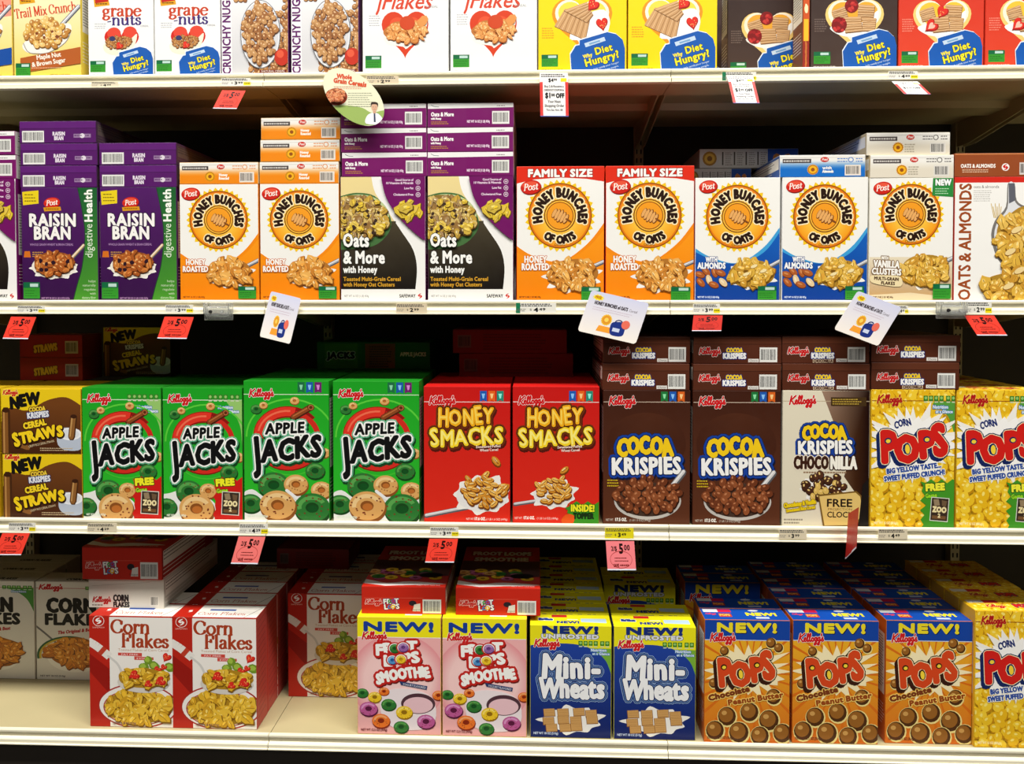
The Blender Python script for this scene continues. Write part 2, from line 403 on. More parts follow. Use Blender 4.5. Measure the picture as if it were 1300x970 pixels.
def hbo(A, cx, cy, Rr, r=None):
    A.part = 'title_emblem'
    A.star(cx, cy, Rr, Rr * .9, 34, (250, 204, 24)); A.ell(cx, cy, Rr * .9, Rr * .9, (150, 74, 14)); A.ell(cx, cy, Rr * .87, Rr * .87, (226, 120, 18)); 
    N = 44
    def ringg(r0, r1, c0, c1):
        for q in range(1):
            A.emit([[(cx + r1 * math.cos(6.2832 * i / N), cy + r1 * math.sin(6.2832 * i / N)), (cx + r1 * math.cos(6.2832 * (i + 1) / N), cy + r1 * math.sin(6.2832 * (i + 1) / N)), (cx + r0 * math.cos(6.2832 * (i + 1) / N), cy + r0 * math.sin(6.2832 * (i + 1) / N)), (cx + r0 * math.cos(6.2832 * i / N), cy + r0 * math.sin(6.2832 * i / N))] for i in range(N)], rgrad(cx, cy, r1, c0, c1))
    ringg(0, Rr * .83, (255, 232, 90), (246, 158, 22))
    A.ell(cx, cy, Rr * .45, Rr * .45, (120, 62, 12)); A.ell(cx, cy, Rr * .42, Rr * .42, (250, 190, 60)); A.ell(cx, cy, Rr * .385, Rr * .385, (150, 80, 16)); A.ell(cx, cy, Rr * .36, Rr * .36, (244, 158, 34))
    A.text('HONEY BUNCHES', cx, cy, Rr * .24, (40, 18, 6), w=Rr * 1.98, b=Rr * .026, ol=[(Rr * .035, (255, 236, 190))], arc=(cx, cy, Rr * .52, 0, True))
    A.text('OF  OATS', cx, cy, Rr * .2, (40, 18, 6), w=Rr * 1.0, b=Rr * .022, ol=[(Rr * .03, (255, 236, 190))], arc=(cx, cy, Rr * .755, 180, False))
    # wooden honey dipper
    for i in range(5):
        hh = Rr * (.2 - abs(i - 2) * .025)
        A.ell(cx - Rr * .15 + i * Rr * .08, cy - Rr * .07 + i * Rr * .04, Rr * .066, hh, (120, 62, 20), 28, 12); A.ell(cx - Rr * .158 + i * Rr * .08, cy - Rr * .078 + i * Rr * .04, Rr * .046, hh * .88, (232, 172, 100), 28, 12)
    A.line([(cx + Rr * .18, cy + Rr * .09), (cx + Rr * .3, cy + Rr * .16)], Rr * .05, (130, 74, 26))
    A.part = None
def slogo(A, x, y, r, col=(200, 30, 24), bg=None):
    if bg: A.ell(x, y, r * 1.25, r * 1.25, bg)
    A.poly(sm([(x + r * .5, y - r), (x - r * .4, y - r * .75), (x - r * .85, y - r * .1), (x - r * .3, y + r * .35), (x + r * .05, y + r * .1), (x - r * .15, y - r * .35)]), col)
    A.poly(sm([(x - r * .5, y + r), (x + r * .4, y + r * .75), (x + r * .85, y + r * .1), (x + r * .3, y - r * .35), (x - r * .05, y - r * .1), (x + r * .15, y + r * .35)]), col)
def icons(A, x, y, cols, s=9, h=13, gap=2, part='nutrition_icon_strip'):
    A.part = part
    for i, c in enumerate(cols):
        A.poly([(x + i * (s + gap), y), (x + i * (s + gap) + s, y), (x + i * (s + gap) + s, y + h), (x + i * (s + gap) + s / 2, y + h - s * .2), (x + i * (s + gap), y + h)], c)
        A.poly([(x + i * (s + gap) + s * .25, y + h * .25), (x + i * (s + gap) + s * .75, y + h * .25), (x + i * (s + gap) + s * .6, y + h * .7), (x + i * (s + gap) + s * .4, y + h * .7)], tuple(min(255, v + 110) for v in c))
    A.part = None
def nutri(A, x, y, s=1.0):
    A.part = 'nutrition_icon_strip'
    for i in range(6):
        X = x + i * 7.2 * s + (2 if i > 3 else 0)
        A.rect(X, y, 6 * s, 7 * s, (54, 128, 40)); A.ell(X + 3 * s, y + 3 * s, 2 * s, 2 * s, (150, 200, 110)); A.rect(X + .6, y + 7.6 * s, 4.8 * s, 1.6 * s, (200, 214, 180))
    A.part = None
def zoo(A, x, y, ang=6):
    A.part = 'offer_badge'
    c, q = math.cos(R(ang)), math.sin(R(ang)); g = lambda u, v: (x + u * c - v * q, y + u * q + v * c)
    A.poly([g(-12, -15), g(12, -15), g(12, 15), g(-12, 15)], (220, 222, 210)); A.poly([g(-11, -14), g(11, -14), g(11, 14), g(-11, 14)], (58, 44, 34))
    A.poly([g(-9, -12), g(-2, -13), g(0, -5), g(-7, -4)], (150, 130, 100)); A.poly([g(2, -12), g(9, -11), g(8, -4), g(3, -5)], (110, 86, 62)); A.poly([g(-9, 8), g(9, 8), g(9, 12), g(-9, 12)], (120, 84, 50))
    A.text('ZOO', *g(0, 3.4), 6.4, (240, 224, 170), w=18, b=.7, rot=ang, ol=[(.7, (60, 24, 10))]); A.text('2', *g(0, 10), 4.6, (240, 224, 170), b=.4, rot=ang)
    A.part = None
def splat(A, x, y, w, h, col, r):
    P = []
    for i in range(11): P.append((x + r.uniform(-2.5, 2.5) + (2 if i % 2 else -2), y + h - h * i / 10))
    for i in range(6): P.append((x + w * (i + .5) / 6, y - (3 if i % 2 else -2)))
    P += [(x + w + 5, y), (x + w + 5, y + h + 4), (x, y + h + 4)]
    A.poly(P, col)
def heart(cx, cy, w, h, rot=0):
    P = []
    for i in range(44):
        t = 6.2832 * i / 44
        X = 16 * math.sin(t) ** 3 / 16 * w / 2; Y = -(13 * math.cos(t) - 5 * math.cos(2 * t) - 2 * math.cos(3 * t) - math.cos(4 * t)) / 15 * h / 2
        c, q = math.cos(R(rot)), math.sin(R(rot)); P.append((cx + X * c - Y * q, cy + X * q + Y * c))
    return P
def strawberry(A, x, y, s, rot=0, cut=False):
    A.poly(heart(x, y, s * 1.7, s * 2, rot), (168, 20, 18)); A.poly(heart(x - s * .05, y - s * .1, s * 1.5, s * 1.7, rot), (222, 44, 32))
    if cut: A.poly(heart(x, y, s * .8, s * 1.1, rot), (246, 190, 170))
    else:
        r = random.Random(int(x * 3 + y))
        for i in range(7): A.ell(x + r.uniform(-.5, .5) * s, y + r.uniform(-.5, .5) * s, s * .06, s * .09, (250, 190, 110), n=5)
def diet(A, x, y, k=1.0):
    """blue coupon block, lower right; x, y = its upper left reference"""
    g = lambda u, v: (x + u * k, y + v * k)
    P = [g(0, 27), g(7, 16), g(12, 15), g(12, 9), g(48, -1), g(60, 2), g(68, 9), g(71, 20), g(71, 55), g(2, 55)]
    A.part = 'coupon_block'
    A.poly([(p[0] - 1, p[1] - 1.2) for p in P], (230, 238, 246)); A.poly(P, (18, 88, 176))
    A.poly([g(18, 13), g(44, 5), g(46, 10), g(20, 18)], (196, 216, 236)); A.poly([g(24, 13), g(38, 9), g(39, 11), g(25, 15)], (120, 164, 208))
    A.text('Why', *g(23, 31), 4.6 * k, (250, 226, 40), b=.35 * k, rot=-15, w=12 * k)
    A.text('Diet', *g(44, 25), 8.6 * k, (252, 230, 40), b=.45 * k, rot=-15, w=23 * k, ol=[(.45 * k, (20, 40, 40))])
    A.text('Hungry?', *g(42, 37), 9 * k, (252, 230, 40), b=.5 * k, rot=-15, w=46 * k, ol=[(.5 * k, (20, 40, 40))])
    for j in range(2):
        A.text(('help satisfy your hunger', 'while you lose weight.')[j], *g(47, 43 + 4.6 * j), 2.3 * k, (214, 228, 244), rot=-15, w=34 * k)
    A.part = None
# ------------------------------------------------------------------ package designs (fronts)
def P_(A, name): A.part = name
def netwt(A, x, y, t, col=(230, 226, 220), h=2.9, w=40, al='l'):
    A.text(t, x, y, h, col, w=w, b=.12, al=al)
def d_raisin(v=0):
    r = random.Random(3 + v); A = Art(97, 145, (70, 22, 88))
    A.poly([(0, 0), (97, 0), (97, 145), (0, 145)], grad(0, 145, (80, 26, 100), (50, 12, 66)))
    g = sm([(72, -2), (78, 30), (81, 62), (77, 100), (70, 125), (64, 148)], False)
    A.poly(g + [(99, 148), (99, -2)], grad(0, 145, (26, 92, 46), (74, 150, 44)))
    A.line(g, 1.0, (28, 70, 40), disc=False)
    P_(A, 'promotion_tag'); A.poly([(1, 5), (22, 3), (22, 20), (2, 22)], (232, 206, 30)); A.bars(4, 8, 14, 3, 4, (120, 96, 20), 1.2)
    post(A, 39, 19, .88); P_(A, 'brand_logo'); A.poly([(28, 25), (50, 24), (51, 29), (29, 30)], (214, 150, 24)); A.bars(31, 26.4, 17, 1, 1, (120, 70, 10), 1)
    P_(A, 'title_lettering')
    A.text('RAISIN', 39.5, 49, 15.5, (246, 244, 240), w=61, b=.9, ol=[(1.1, (40, 10, 54))])
    A.text('BRAN', 39, 65.5, 15.5, (246, 244, 240), w=48, b=.9, ol=[(1.1, (40, 10, 54))])
    P_(A, None); A.text('WHOLE GRAIN WHEAT & BRAN CEREAL', 38, 74, 2.9, (190, 150, 200), w=56)
    A.poly([(3, 81), (10, 81), (11, 89), (2, 89)], (210, 110, 30)); A.bars(13, 82, 13, 3, 2.6, (210, 160, 60), 1)
    P_(A, 'cereal_picture')
    spoonh(A, 62, 92, 79, 74, 5, (232, 190, 130))
    splash(A, 42, 103, 26, 12, r); A.ell(41, 101, 29, 15, (238, 232, 220)); cluster(A, 41, 97, 26, 14, 8, fl(((96, 44, 12), (190, 104, 44), (206, 128, 60), (170, 88, 34), (234, 180, 116))), r)
    for q in range(7): A.poly(blob(r, 41 + r.uniform(-20, 20), 98 + r.uniform(-9, 9), 3.2, 8), (44, 20, 34))
    badge(A, 1, 121, 21, 21)
    P_(A, 'title_lettering'); A.text('digestive', 90.5, 90, 9.5, (226, 240, 216), w=44, rot=-90, al='l'); A.text('Health', 90.5, 44, 9.5, (246, 250, 240), w=42, b=.55, rot=-90, al='l')
    P_(A, None)
    for i, t in enumerate(('helps', 'naturally', 'regulate', 'with', 'dietary fiber')): A.text(t, 94, 121 + i * 5.3, 3, (206, 226, 190), al='r', w=min(18, len(t) * 1.9))
    netwt(A, 24, 142.5, 'NET WT 20 OZ (1 LB 4 OZ) 567g', (170, 130, 176), 2.2, 36)
    return A
def hbo_low(A, r, W, y0, y1, base, dark, cx, cy, rx, ry, pal, hy):
    """coloured lower field with cereal and spoon"""
    A.poly([(0, y0)] + sm([(0, y0), (W * .2, y0 + 12), (W * .5, y0 + 19), (W * .8, y0 - 4), (W, y1)], False, 5) + [(W, A.H), (0, A.H)], grad(y0, A.H, base, dark))
def d_hbo(kind):
    r = random.Random({'h': 4, 'f': 5, 'a': 6, 'v': 7}[kind])
    if kind == 'h': W, H, c, R_, pp = 101, 151, (50, 46), 42, (14, 12)
    if kind == 'f': W, H, c, R_, pp = 113, 170, (56, 62), 46, (18, 25.5)
    if kind == 'a': W, H, c, R_, pp = 109, 156, (54, 49), 45, (16, 10.5)
    if kind == 'v': W, H, c, R_, pp = 107, 156, (53, 46), 43, (16, 12)
    A = Art(W, H, (244, 243, 238))
    if kind in 'hf':
        A.poly([(0, H * .59)] + sm([(0, H * .59), (W * .18, H * .66), (W * .5, H * .705), (W * .8, H * .58), (W, H * .42)], False, 5) + [(W, H), (0, H)], (246, 140, 10))
        A.poly([(0, H * .64)] + sm([(0, H * .64), (W * .25, H * .71), (W * .55, H * .70), (W * .82, H * .60), (W, H * .47)], False, 5) + [(W, H), (0, H)], grad(H * .5, H, (250, 154, 20), (246, 132, 6)))
    if kind == 'a':
        A.poly([(0, H * .57)] + sm([(0, H * .57), (W * .18, H * .64), (W * .5, H * .69), (W * .8, H * .57), (W, H * .40)], False, 5) + [(W, H), (0, H)], (60, 160, 220))
        A.poly([(0, H * .60)] + sm([(0, H * .60), (W * .25, H * .675), (W * .55, H * .69), (W * .82, H * .60), (W, H * .44)], False, 5) + [(W, H), (0, H)], grad(H * .45, H, (16, 96, 190), (12, 60, 150)))
    if kind == 'v':
        A.poly([(0, H * .64), (W, H * .64), (W, H), (0, H)], grad(H * .62, H, (236, 226, 200), (196, 150, 88)))
        A.poly([(0, H * .95), (W * .5, H * .93), (W, H * .97), (W, H), (0, H)], (232, 214, 176))
    if kind == 'f':
        A.poly([(0, 0), (W, 0), (W, 19), (W * .8, 15.5), (W * .5, 13.6), (W * .2, 16), (0, 21)], (222, 44, 20))
        P_(A, 'size_lettering'); A.text('FAMILY SIZE', 56, 12.4, 8.8, (252, 250, 244), w=84, b=.75, ol=[(.8, (140, 24, 12))])
    P_(A, None); hbo(A, c[0], c[1], R_)
    A.text('CEREAL', c[0], c[1] + R_ * .82, 2.6, (90, 50, 10), w=15)
    post(A, *pp, 1.0 if kind != 'f' else 1.12)
    P_(A, 'cereal_picture')
    pal = FL if kind in 'hf' else FLY
    q = {'h': (64, 114, 28, 17), 'f': (72, 136, 32, 19), 'a': (73, 121, 28, 17), 'v': (71, 117, 30, 20)}[kind]
    spoonh(A, q[0] + 18, q[1] - 6, W + 3, q[1] - 17, 5.5)
    splash(A, q[0], q[1] + 3, q[2] * .95, q[3] * .85, r)
    cluster(A, q[0], q[1], q[2], q[3], 9, fl(pal), r)
    if kind == 'a':
        for i, (x, y, w) in enumerate(((6, 122, 0), (14, 118, 0), (25, 119, 0), (33, 120, 0), (7, 132, 1), (18, 129, 2), (24, 135, 1), (36, 132, 2))):
            A.ell(x, y + .6, 7.2, 4.2, (92, 40, 14), 20 + 25 * (i % 3)); A.ell(x, y, 6.8, 3.8, (232, 206, 160) if w == 2 else (176, 92, 40), 20 + 25 * (i % 3)); A.ell(x - 1, y - 1, 3.4, 1.2, (244, 226, 190) if w == 2 else (210, 136, 80), 20 + 25 * (i % 3))
        for x, y in ((66, 122), (88, 118), (76, 112)): A.ell(x, y, 5, 2.3, (160, 110, 40), -20); A.ell(x, y - .3, 4.6, 2, (244, 226, 170), -20)
    P_(A, 'flavour_lettering')
    if kind == 'h':
        A.text('HONEY', 19.5, 104, 7, (252, 250, 244), w=25, b=.45, ol=[(.6, (200, 90, 10))]); A.text('ROASTED', 19.5, 113, 7, (252, 250, 244), w=33, b=.45, ol=[(.6, (200, 90, 10))])
    if kind == 'f':
        A.text('HONEY', 24, 121, 8, (252, 250, 244), w=29, b=.5, ol=[(.6, (200, 90, 10))]); A.text('ROASTED', 24, 130.5, 8, (252, 250, 244), w=36, b=.5, ol=[(.6, (200, 90, 10))])
    if kind == 'a':
        A.text('WITH', 21, 106, 6, (250, 250, 250), w=15, b=.4, ol=[(.6, (16, 60, 130))]); A.text('ALMONDS', 21, 114.5, 7.2, (250, 250, 250), w=36, b=.5, ol=[(.6, (16, 60, 130))])
    if kind == 'v':
        A.text('WITH', 20, 103, 4, (250, 246, 236), w=9, b=.3, rot=3, ol=[(.8, (120, 84, 40))]); A.text('VANILLA', 22, 113, 8.4, (252, 250, 244), w=33, b=.6, rot=3, ol=[(.9, (120, 84, 40))]); A.text('CLUSTERS', 22, 122, 7.4, (252, 250, 244), w=38, b=.5, rot=3, ol=[(.9, (120, 84, 40))])
        A.poly(sm([(2, 124), (20, 123), (40, 125), (41, 137), (20, 136), (3, 132)]), (240, 222, 176)); A.text('MULTI-GRAIN', 22, 129.5, 4, (70, 40, 20), w=32, b=.3, rot=3); A.text('FLAKES', 24, 135, 3.8, (70, 40, 20), w=18, b=.3, rot=3)
        P_(A, 'promotion_tag'); A.poly([(81, 0), (107, 0), (107, 24), (80, 22)], (42, 138, 60)); A.text('NEW', 94, 9, 7, (250, 252, 250), w=20, b=.6, ol=[(.5, (20, 80, 36))]); A.bars(84, 13, 19, 3, 3, (190, 226, 190), 1)
    badge(A, *{'h': (75, 132, 23, 16), 'f': (84, 152, 25, 17), 'a': (81, 137, 24, 17), 'v': (82, 134, 23, 19)}[kind])
    netwt(A, 3, H - 4, {'h': 'NET WT 16 OZ (1 LB) 453g', 'f': 'NET WT 21 OZ (1 LB 5 OZ) 595g', 'a': 'NET WT 16 OZ (1 LB) 453g', 'v': 'NET WT 17 OZ (1 LB 1 OZ) 481g'}[kind], (92, 50, 12) if kind != 'a' else (214, 226, 244), 2.2, 28)
    return A
def d_oatsmore():
    r = random.Random(11); A = Art(110, 157, (244, 243, 240))
    B = sm([(40, 0), (45, 20), (61, 43), (79, 69), (94, 92), (99, 115), (97, 142)], False, 5)
    A.poly([(0, 0)] + B + [(0, 142)], grad(0, 60, (236, 216, 150), (226, 206, 150)))
    C_ = [p for p in B if p[1] > 56]
    A.poly([(0, 56)] + [(C_[0][0], 56)] + C_ + [(0, 142)], grad(60, 142, (70, 62, 44), (20, 14, 10)))
    P_(A, 'cereal_picture')
    A.poly([(0, 24)] + sm([(0, 24), (20, 20), (44, 24), (60, 42), (66, 58), (60, 74), (40, 88), (0, 92)], False, 5), (70, 112, 62)); A.ell(23, 50, 40, 28, (190, 206, 150)); 
    A.poly([(0, 27)] + sm([(0, 27), (22, 24), (44, 29), (57, 44), (60, 58), (50, 72), (30, 78), (0, 80)], False, 5), (64, 48, 24))
    cluster(A, 22, 52, 38, 27, 7.5, fl(OATP), r)
    for i in range(22): flake(A, r, 22 + r.uniform(-26, 34), 53 + r.uniform(-22, 22), 5, ((90, 60, 10), (226, 192, 60), (210, 176, 70), (232, 200, 90), (246, 226, 130)))
    for i in range(16): A.poly(blob(r, 22 + r.uniform(-28, 32), 52 + r.uniform(-20, 22), 2.6, 7), (62, 44, 34))
    P_(A, None)
    A.poly(sm([(53, 0), (59, 25), (74, 49), (94, 69), (110, 81)], False, 5) + [(112, 0)], (112, 14, 96))
    P_(A, 'cereal_picture')
    for x, y, s in ((80, 34, 6), (90, 32, 5), (78, 44, 8), (99, 42, 8), (90, 50, 7), (86, 40, 7), (103, 47, 5), (88, 55, 4)): flake(A, r, x, y, s, ((90, 66, 10), (224, 192, 50), (206, 178, 70), (216, 186, 60), (246, 228, 120)))
    P_(A, None)
    for i, t in enumerate(('Good Source of', '10 Vitamins & Minerals', 'Low Fat', 'Cholesterol Free')):
        y = (5.5, 9.5, 16, 24)[i]; A.text(t, 95, y, 2.7, (240, 220, 236), al='r', w=(24, 36, 12, 26)[i], b=.12)
    for y in (7, 15, 23): A.ring(101, y, 3, 3, .6, (240, 226, 236)); A.line([(99.6, y), (102.4, y)], .6, (240, 226, 236)); A.line([(101, y - 1.4), (101, y + 1.4)], .6, (240, 226, 236))
    P_(A, 'title_lettering')
    A.text('Oats', 3, 88, 16, (248, 248, 244), w=34, b=.8, al='l', ol=[(.8, (20, 14, 8))]); A.text('& More', 3, 109, 15, (248, 248, 244), w=54, b=.8, al='l', ol=[(.8, (20, 14, 8))]); A.text('with Honey', 3, 121, 8, (248, 248, 244), w=44, b=.45, al='l')
    P_(A, 'flavour_lettering')
    A.text('Toasted Multi-Grain Cereal', 3, 131.5, 4.9, (206, 152, 40), w=75, b=.3, al='l'); A.text('with Honey Oat Clusters', 3, 138.5, 4.9, (206, 152, 40), w=67, b=.3, al='l')
    P_(A, 'brand_logo'); A.text('SAFEWAY', 97, 152.5, 4, (40, 40, 42), w=21, al='r', b=.2); slogo(A, 103, 150.6, 3.2)
    P_(A, None); netwt(A, 4, 152, 'NET WT 16 OZ (1 LB) 454g', (170, 170, 172), 2.6, 32)
    return A
def d_oatsalm():
    r = random.Random(13); A = Art(115, 159, (246, 245, 241))
    A.rect(0, 0, 115, 7, (214, 40, 28))
    A.part = 'title_lettering'; A.text('OATS & ALMONDS', 21, 158, 15, (158, 74, 28), w=150, b=.55, rot=-90, al='l')
    A.part = None; A.text('oats & almonds', 24, 14, 3.6, (90, 84, 80), w=33, al='l'); A.bars(24, 17, 22, 6, 2.6, (170, 166, 160), .7)
    A.part = 'cereal_picture'
    for i in range(6): A.line([(51 + i * 1.5, 52), (47 + i * 2.6, 34 + (i % 2) * 4)], 1.0, (206, 176, 96))
    A.poly(sm([(68, 9), (77, 9), (80, 30), (94, 38), (118, 40), (118, 125), (96, 122), (62, 112), (48, 80), (52, 56), (66, 38)]), (120, 116, 112))
    A.poly(sm([(69, 9), (76, 9), (78, 32), (94, 41), (118, 43), (118, 121), (96, 118), (65, 108), (52, 80), (55, 58), (68, 40)]), (224, 226, 230))
    A.poly([(69, 8), (77, 8), (78, 30), (70, 34)], (96, 98, 108))
    cluster(A, 88, 82, 33, 40, 12, fl(FLY), r)
    cluster(A, 90, 142, 52, 22, 12, fl(FLY), r)
    for x, y in ((80, 68), (100, 60), (72, 96), (96, 104), (84, 120), (70, 140), (104, 136)): A.ell(x, y, 8, 4, (150, 100, 40), -25); A.ell(x, y - .5, 7.4, 3.5, (240, 214, 150), -25)
    A.ell(106, 30, 9, 6, (110, 60, 24), 30)
    A.part = None
    return A
def applejacks(A, r, k, ox, oy, W, H, big):
    g = lambda x, y: (ox + x * k, oy + y * k)
    A.ring(*g(60, 72), 58 * k, 50 * k, 2.2, (90, 206, 60), 180, 380); A.ring(*g(60, 76), 50 * k, 46 * k, 1.6, (70, 196, 50), 10, 200)
    P_(A, 'cereal_picture')
    A.ring(*g(57, 71), 48 * k, 45 * k, 16 * k, (120, 16, 12), 25, 150); A.ring(*g(57, 71), 47 * k, 43.5 * k, 13 * k, (214, 42, 30), 28, 147); A.ring(*g(57, 71), 41 * k, 33 * k, 2 * k, (236, 90, 70), 40, 140)
    A.ring(*g(57, 70), 45 * k, 38 * k, 15 * k, (140, 20, 14), 170, 322); A.ring(*g(57, 70), 44 * k, 37 * k, 12 * k, (224, 52, 36), 172, 284); A.ring(*g(57, 70), 40 * k, 33 * k, 2.5 * k, (240, 110, 80), 190, 275); A.ring(*g(57, 70), 42 * k, 33 * k, 7 * k, (206, 40, 30), 285, 385)
    A.line([g(64, 47), g(86, 34)], 8.5 * k, (70, 30, 14)); A.line([g(64, 46), g(86, 33.4)], 6 * k, (140, 70, 32)); A.line([g(64, 45), g(84, 33.6)], 1.4 * k, (190, 110, 60)); A.ell(*g(87, 33.6), 4.6 * k, 4.2 * k, (96, 44, 18)); A.ring(*g(87, 33.6), 3.4 * k, 3.2 * k, 1, (190, 116, 66))
    for x, y, s, c in ((16, 36, 7.5, GRN), (25.5, 31, 5.6, TAN), (66, 25, 6.2, TAN), (104, 92, 8, TAN)): loop(A, *g(x, y), s * k, c, r)
    P_(A, 'title_lettering')
    y1, y2 = g(0, 67)[1], g(0, 100)[1]
    def JK(m): return dict(rot=-5, sl=.12, b=1.5 * k + m)
    ja = dict(sp=.08, w=50 * k, rot=-3, sl=.1, grow=lambda t: 1.0)
    jj = dict(sp=.07, w=86 * k, rot=-7, sl=.14, jig=((3, 6 * k), (0, 0), (-2, 1), (2, 0), (0, 1)), grow=lambda t: 1.45 if t == 0 else 1.0)
    for dx, dy, o1, c in ((1.2, 2.6, 4.6, (14, 66, 30)), (0, 0, 3.8, (120, 214, 170)), (0, 0, 2.9, (24, 104, 60)), (0, 0, 2.3, (248, 250, 246))):
        A.text('APPLE', g(53, 0)[0] + dx, y1 + dy, 13 * k, c, b=(.9 + o1) * k, **ja); A.text('JACKS', g(57, 0)[0] + dx, y2 + dy, 26 * k, c, b=(1.8 + o1) * k, **jj)
    A.text('APPLE', g(53, 0)[0], y1, 13 * k, (12, 12, 14), b=.9 * k, **ja); A.text('JACKS', g(57, 0)[0], y2, 26 * k, (12, 12, 14), b=2.0 * k, **jj)
    P_(A, None)
def d_aj(big):
    r = random.Random(21 + big); W, H = (110, 180) if big else (106, 168); A = Art(W, H, (28, 160, 34))
    A.poly([(0, 0), (W, 0), (W, H), (0, H)], grad(0, H, (26, 160, 34), (46, 190, 44)))
    yl = 17 if big else 15; A.line([(0, yl), (W, yl)], .9, (220, 236, 210), disc=False)
    if not big:
        A.poly([(86, yl), (106, yl), (106, 74)] + sm([(106, 74), (104, 50), (96, 32), (84, yl)], False, 4), (150, 200, 110))
        A.text('Nutrition', 84, 26, 3.6, (236, 246, 252), w=20, b=.25, ol=[(.7, (60, 120, 180))]); A.text('at a Glance', 91, 31, 3.4, (236, 246, 252), w=22, b=.25, ol=[(.7, (60, 120, 180))])
    if big: icons(A, 70, 1, ((30, 110, 70), (30, 90, 170), (110, 30, 110)), 9, 14, 2)
    else: nutri(A, 61, 8, .95)
    applejacks(A, r, 1.0 if big else .97, 0, 0 if big else -1.5, W, H, big)
    P_(A, 'brand_logo'); A.kel(6, 20.5 if big else 18.5, 33, (206, 24, 30), (244, 244, 240))
    P_(A, 'cereal_picture')
    milk = (238, 240, 236)
    if big:
        A.poly(sm([(-4, 150), (10, 140), (30, 150), (52, 126), (60, 140), (80, 150), (112, 150), (114, 184), (-4, 184)]), milk)
        for x, y, s, c in ((92, 115, 13, GRN), (38, 134, 21, GRN), (67, 133, 16, TAN), (100, 140, 14, TAN), (8, 158, 15, GRN), (88, 163, 24, GRN), (43, 160, 24, TAN)): loop(A, x, y, s, c, r)
        A.line([(55, 141), (68, 151)], 4, (240, 240, 240))
    else:
        A.poly(sm([(-4, 140), (10, 134), (40, 126), (60, 140), (70, 150), (70, 172), (-4, 172)]), milk)
        for x, y, s, c in ((88, 107, 12, GRN), (34, 132, 18, GRN), (60, 131, 12, TAN), (4, 152, 14, GRN), (44, 154, 24, TAN)): loop(A, x, y, s, c, r)
        P_(A, 'offer_badge'); splat(A, 69, 116, 40, 56, (206, 26, 22), r)
        A.text('FREE', 83, 124, 8.2, (244, 240, 40), w=25, b=.9, rot=-4, ol=[(.9, (20, 60, 20))]); A.text('Game', 79, 133, 5, (170, 220, 40), w=15, b=.4, rot=-6, ol=[(.5, (20, 60, 20))]); zoo(A, 90, 147, 3)
    P_(A, None); netwt(A, 4, H - 4, 'NET WT 15 OZ (425g)' , (224, 236, 220), 2.4, 26)
    return A
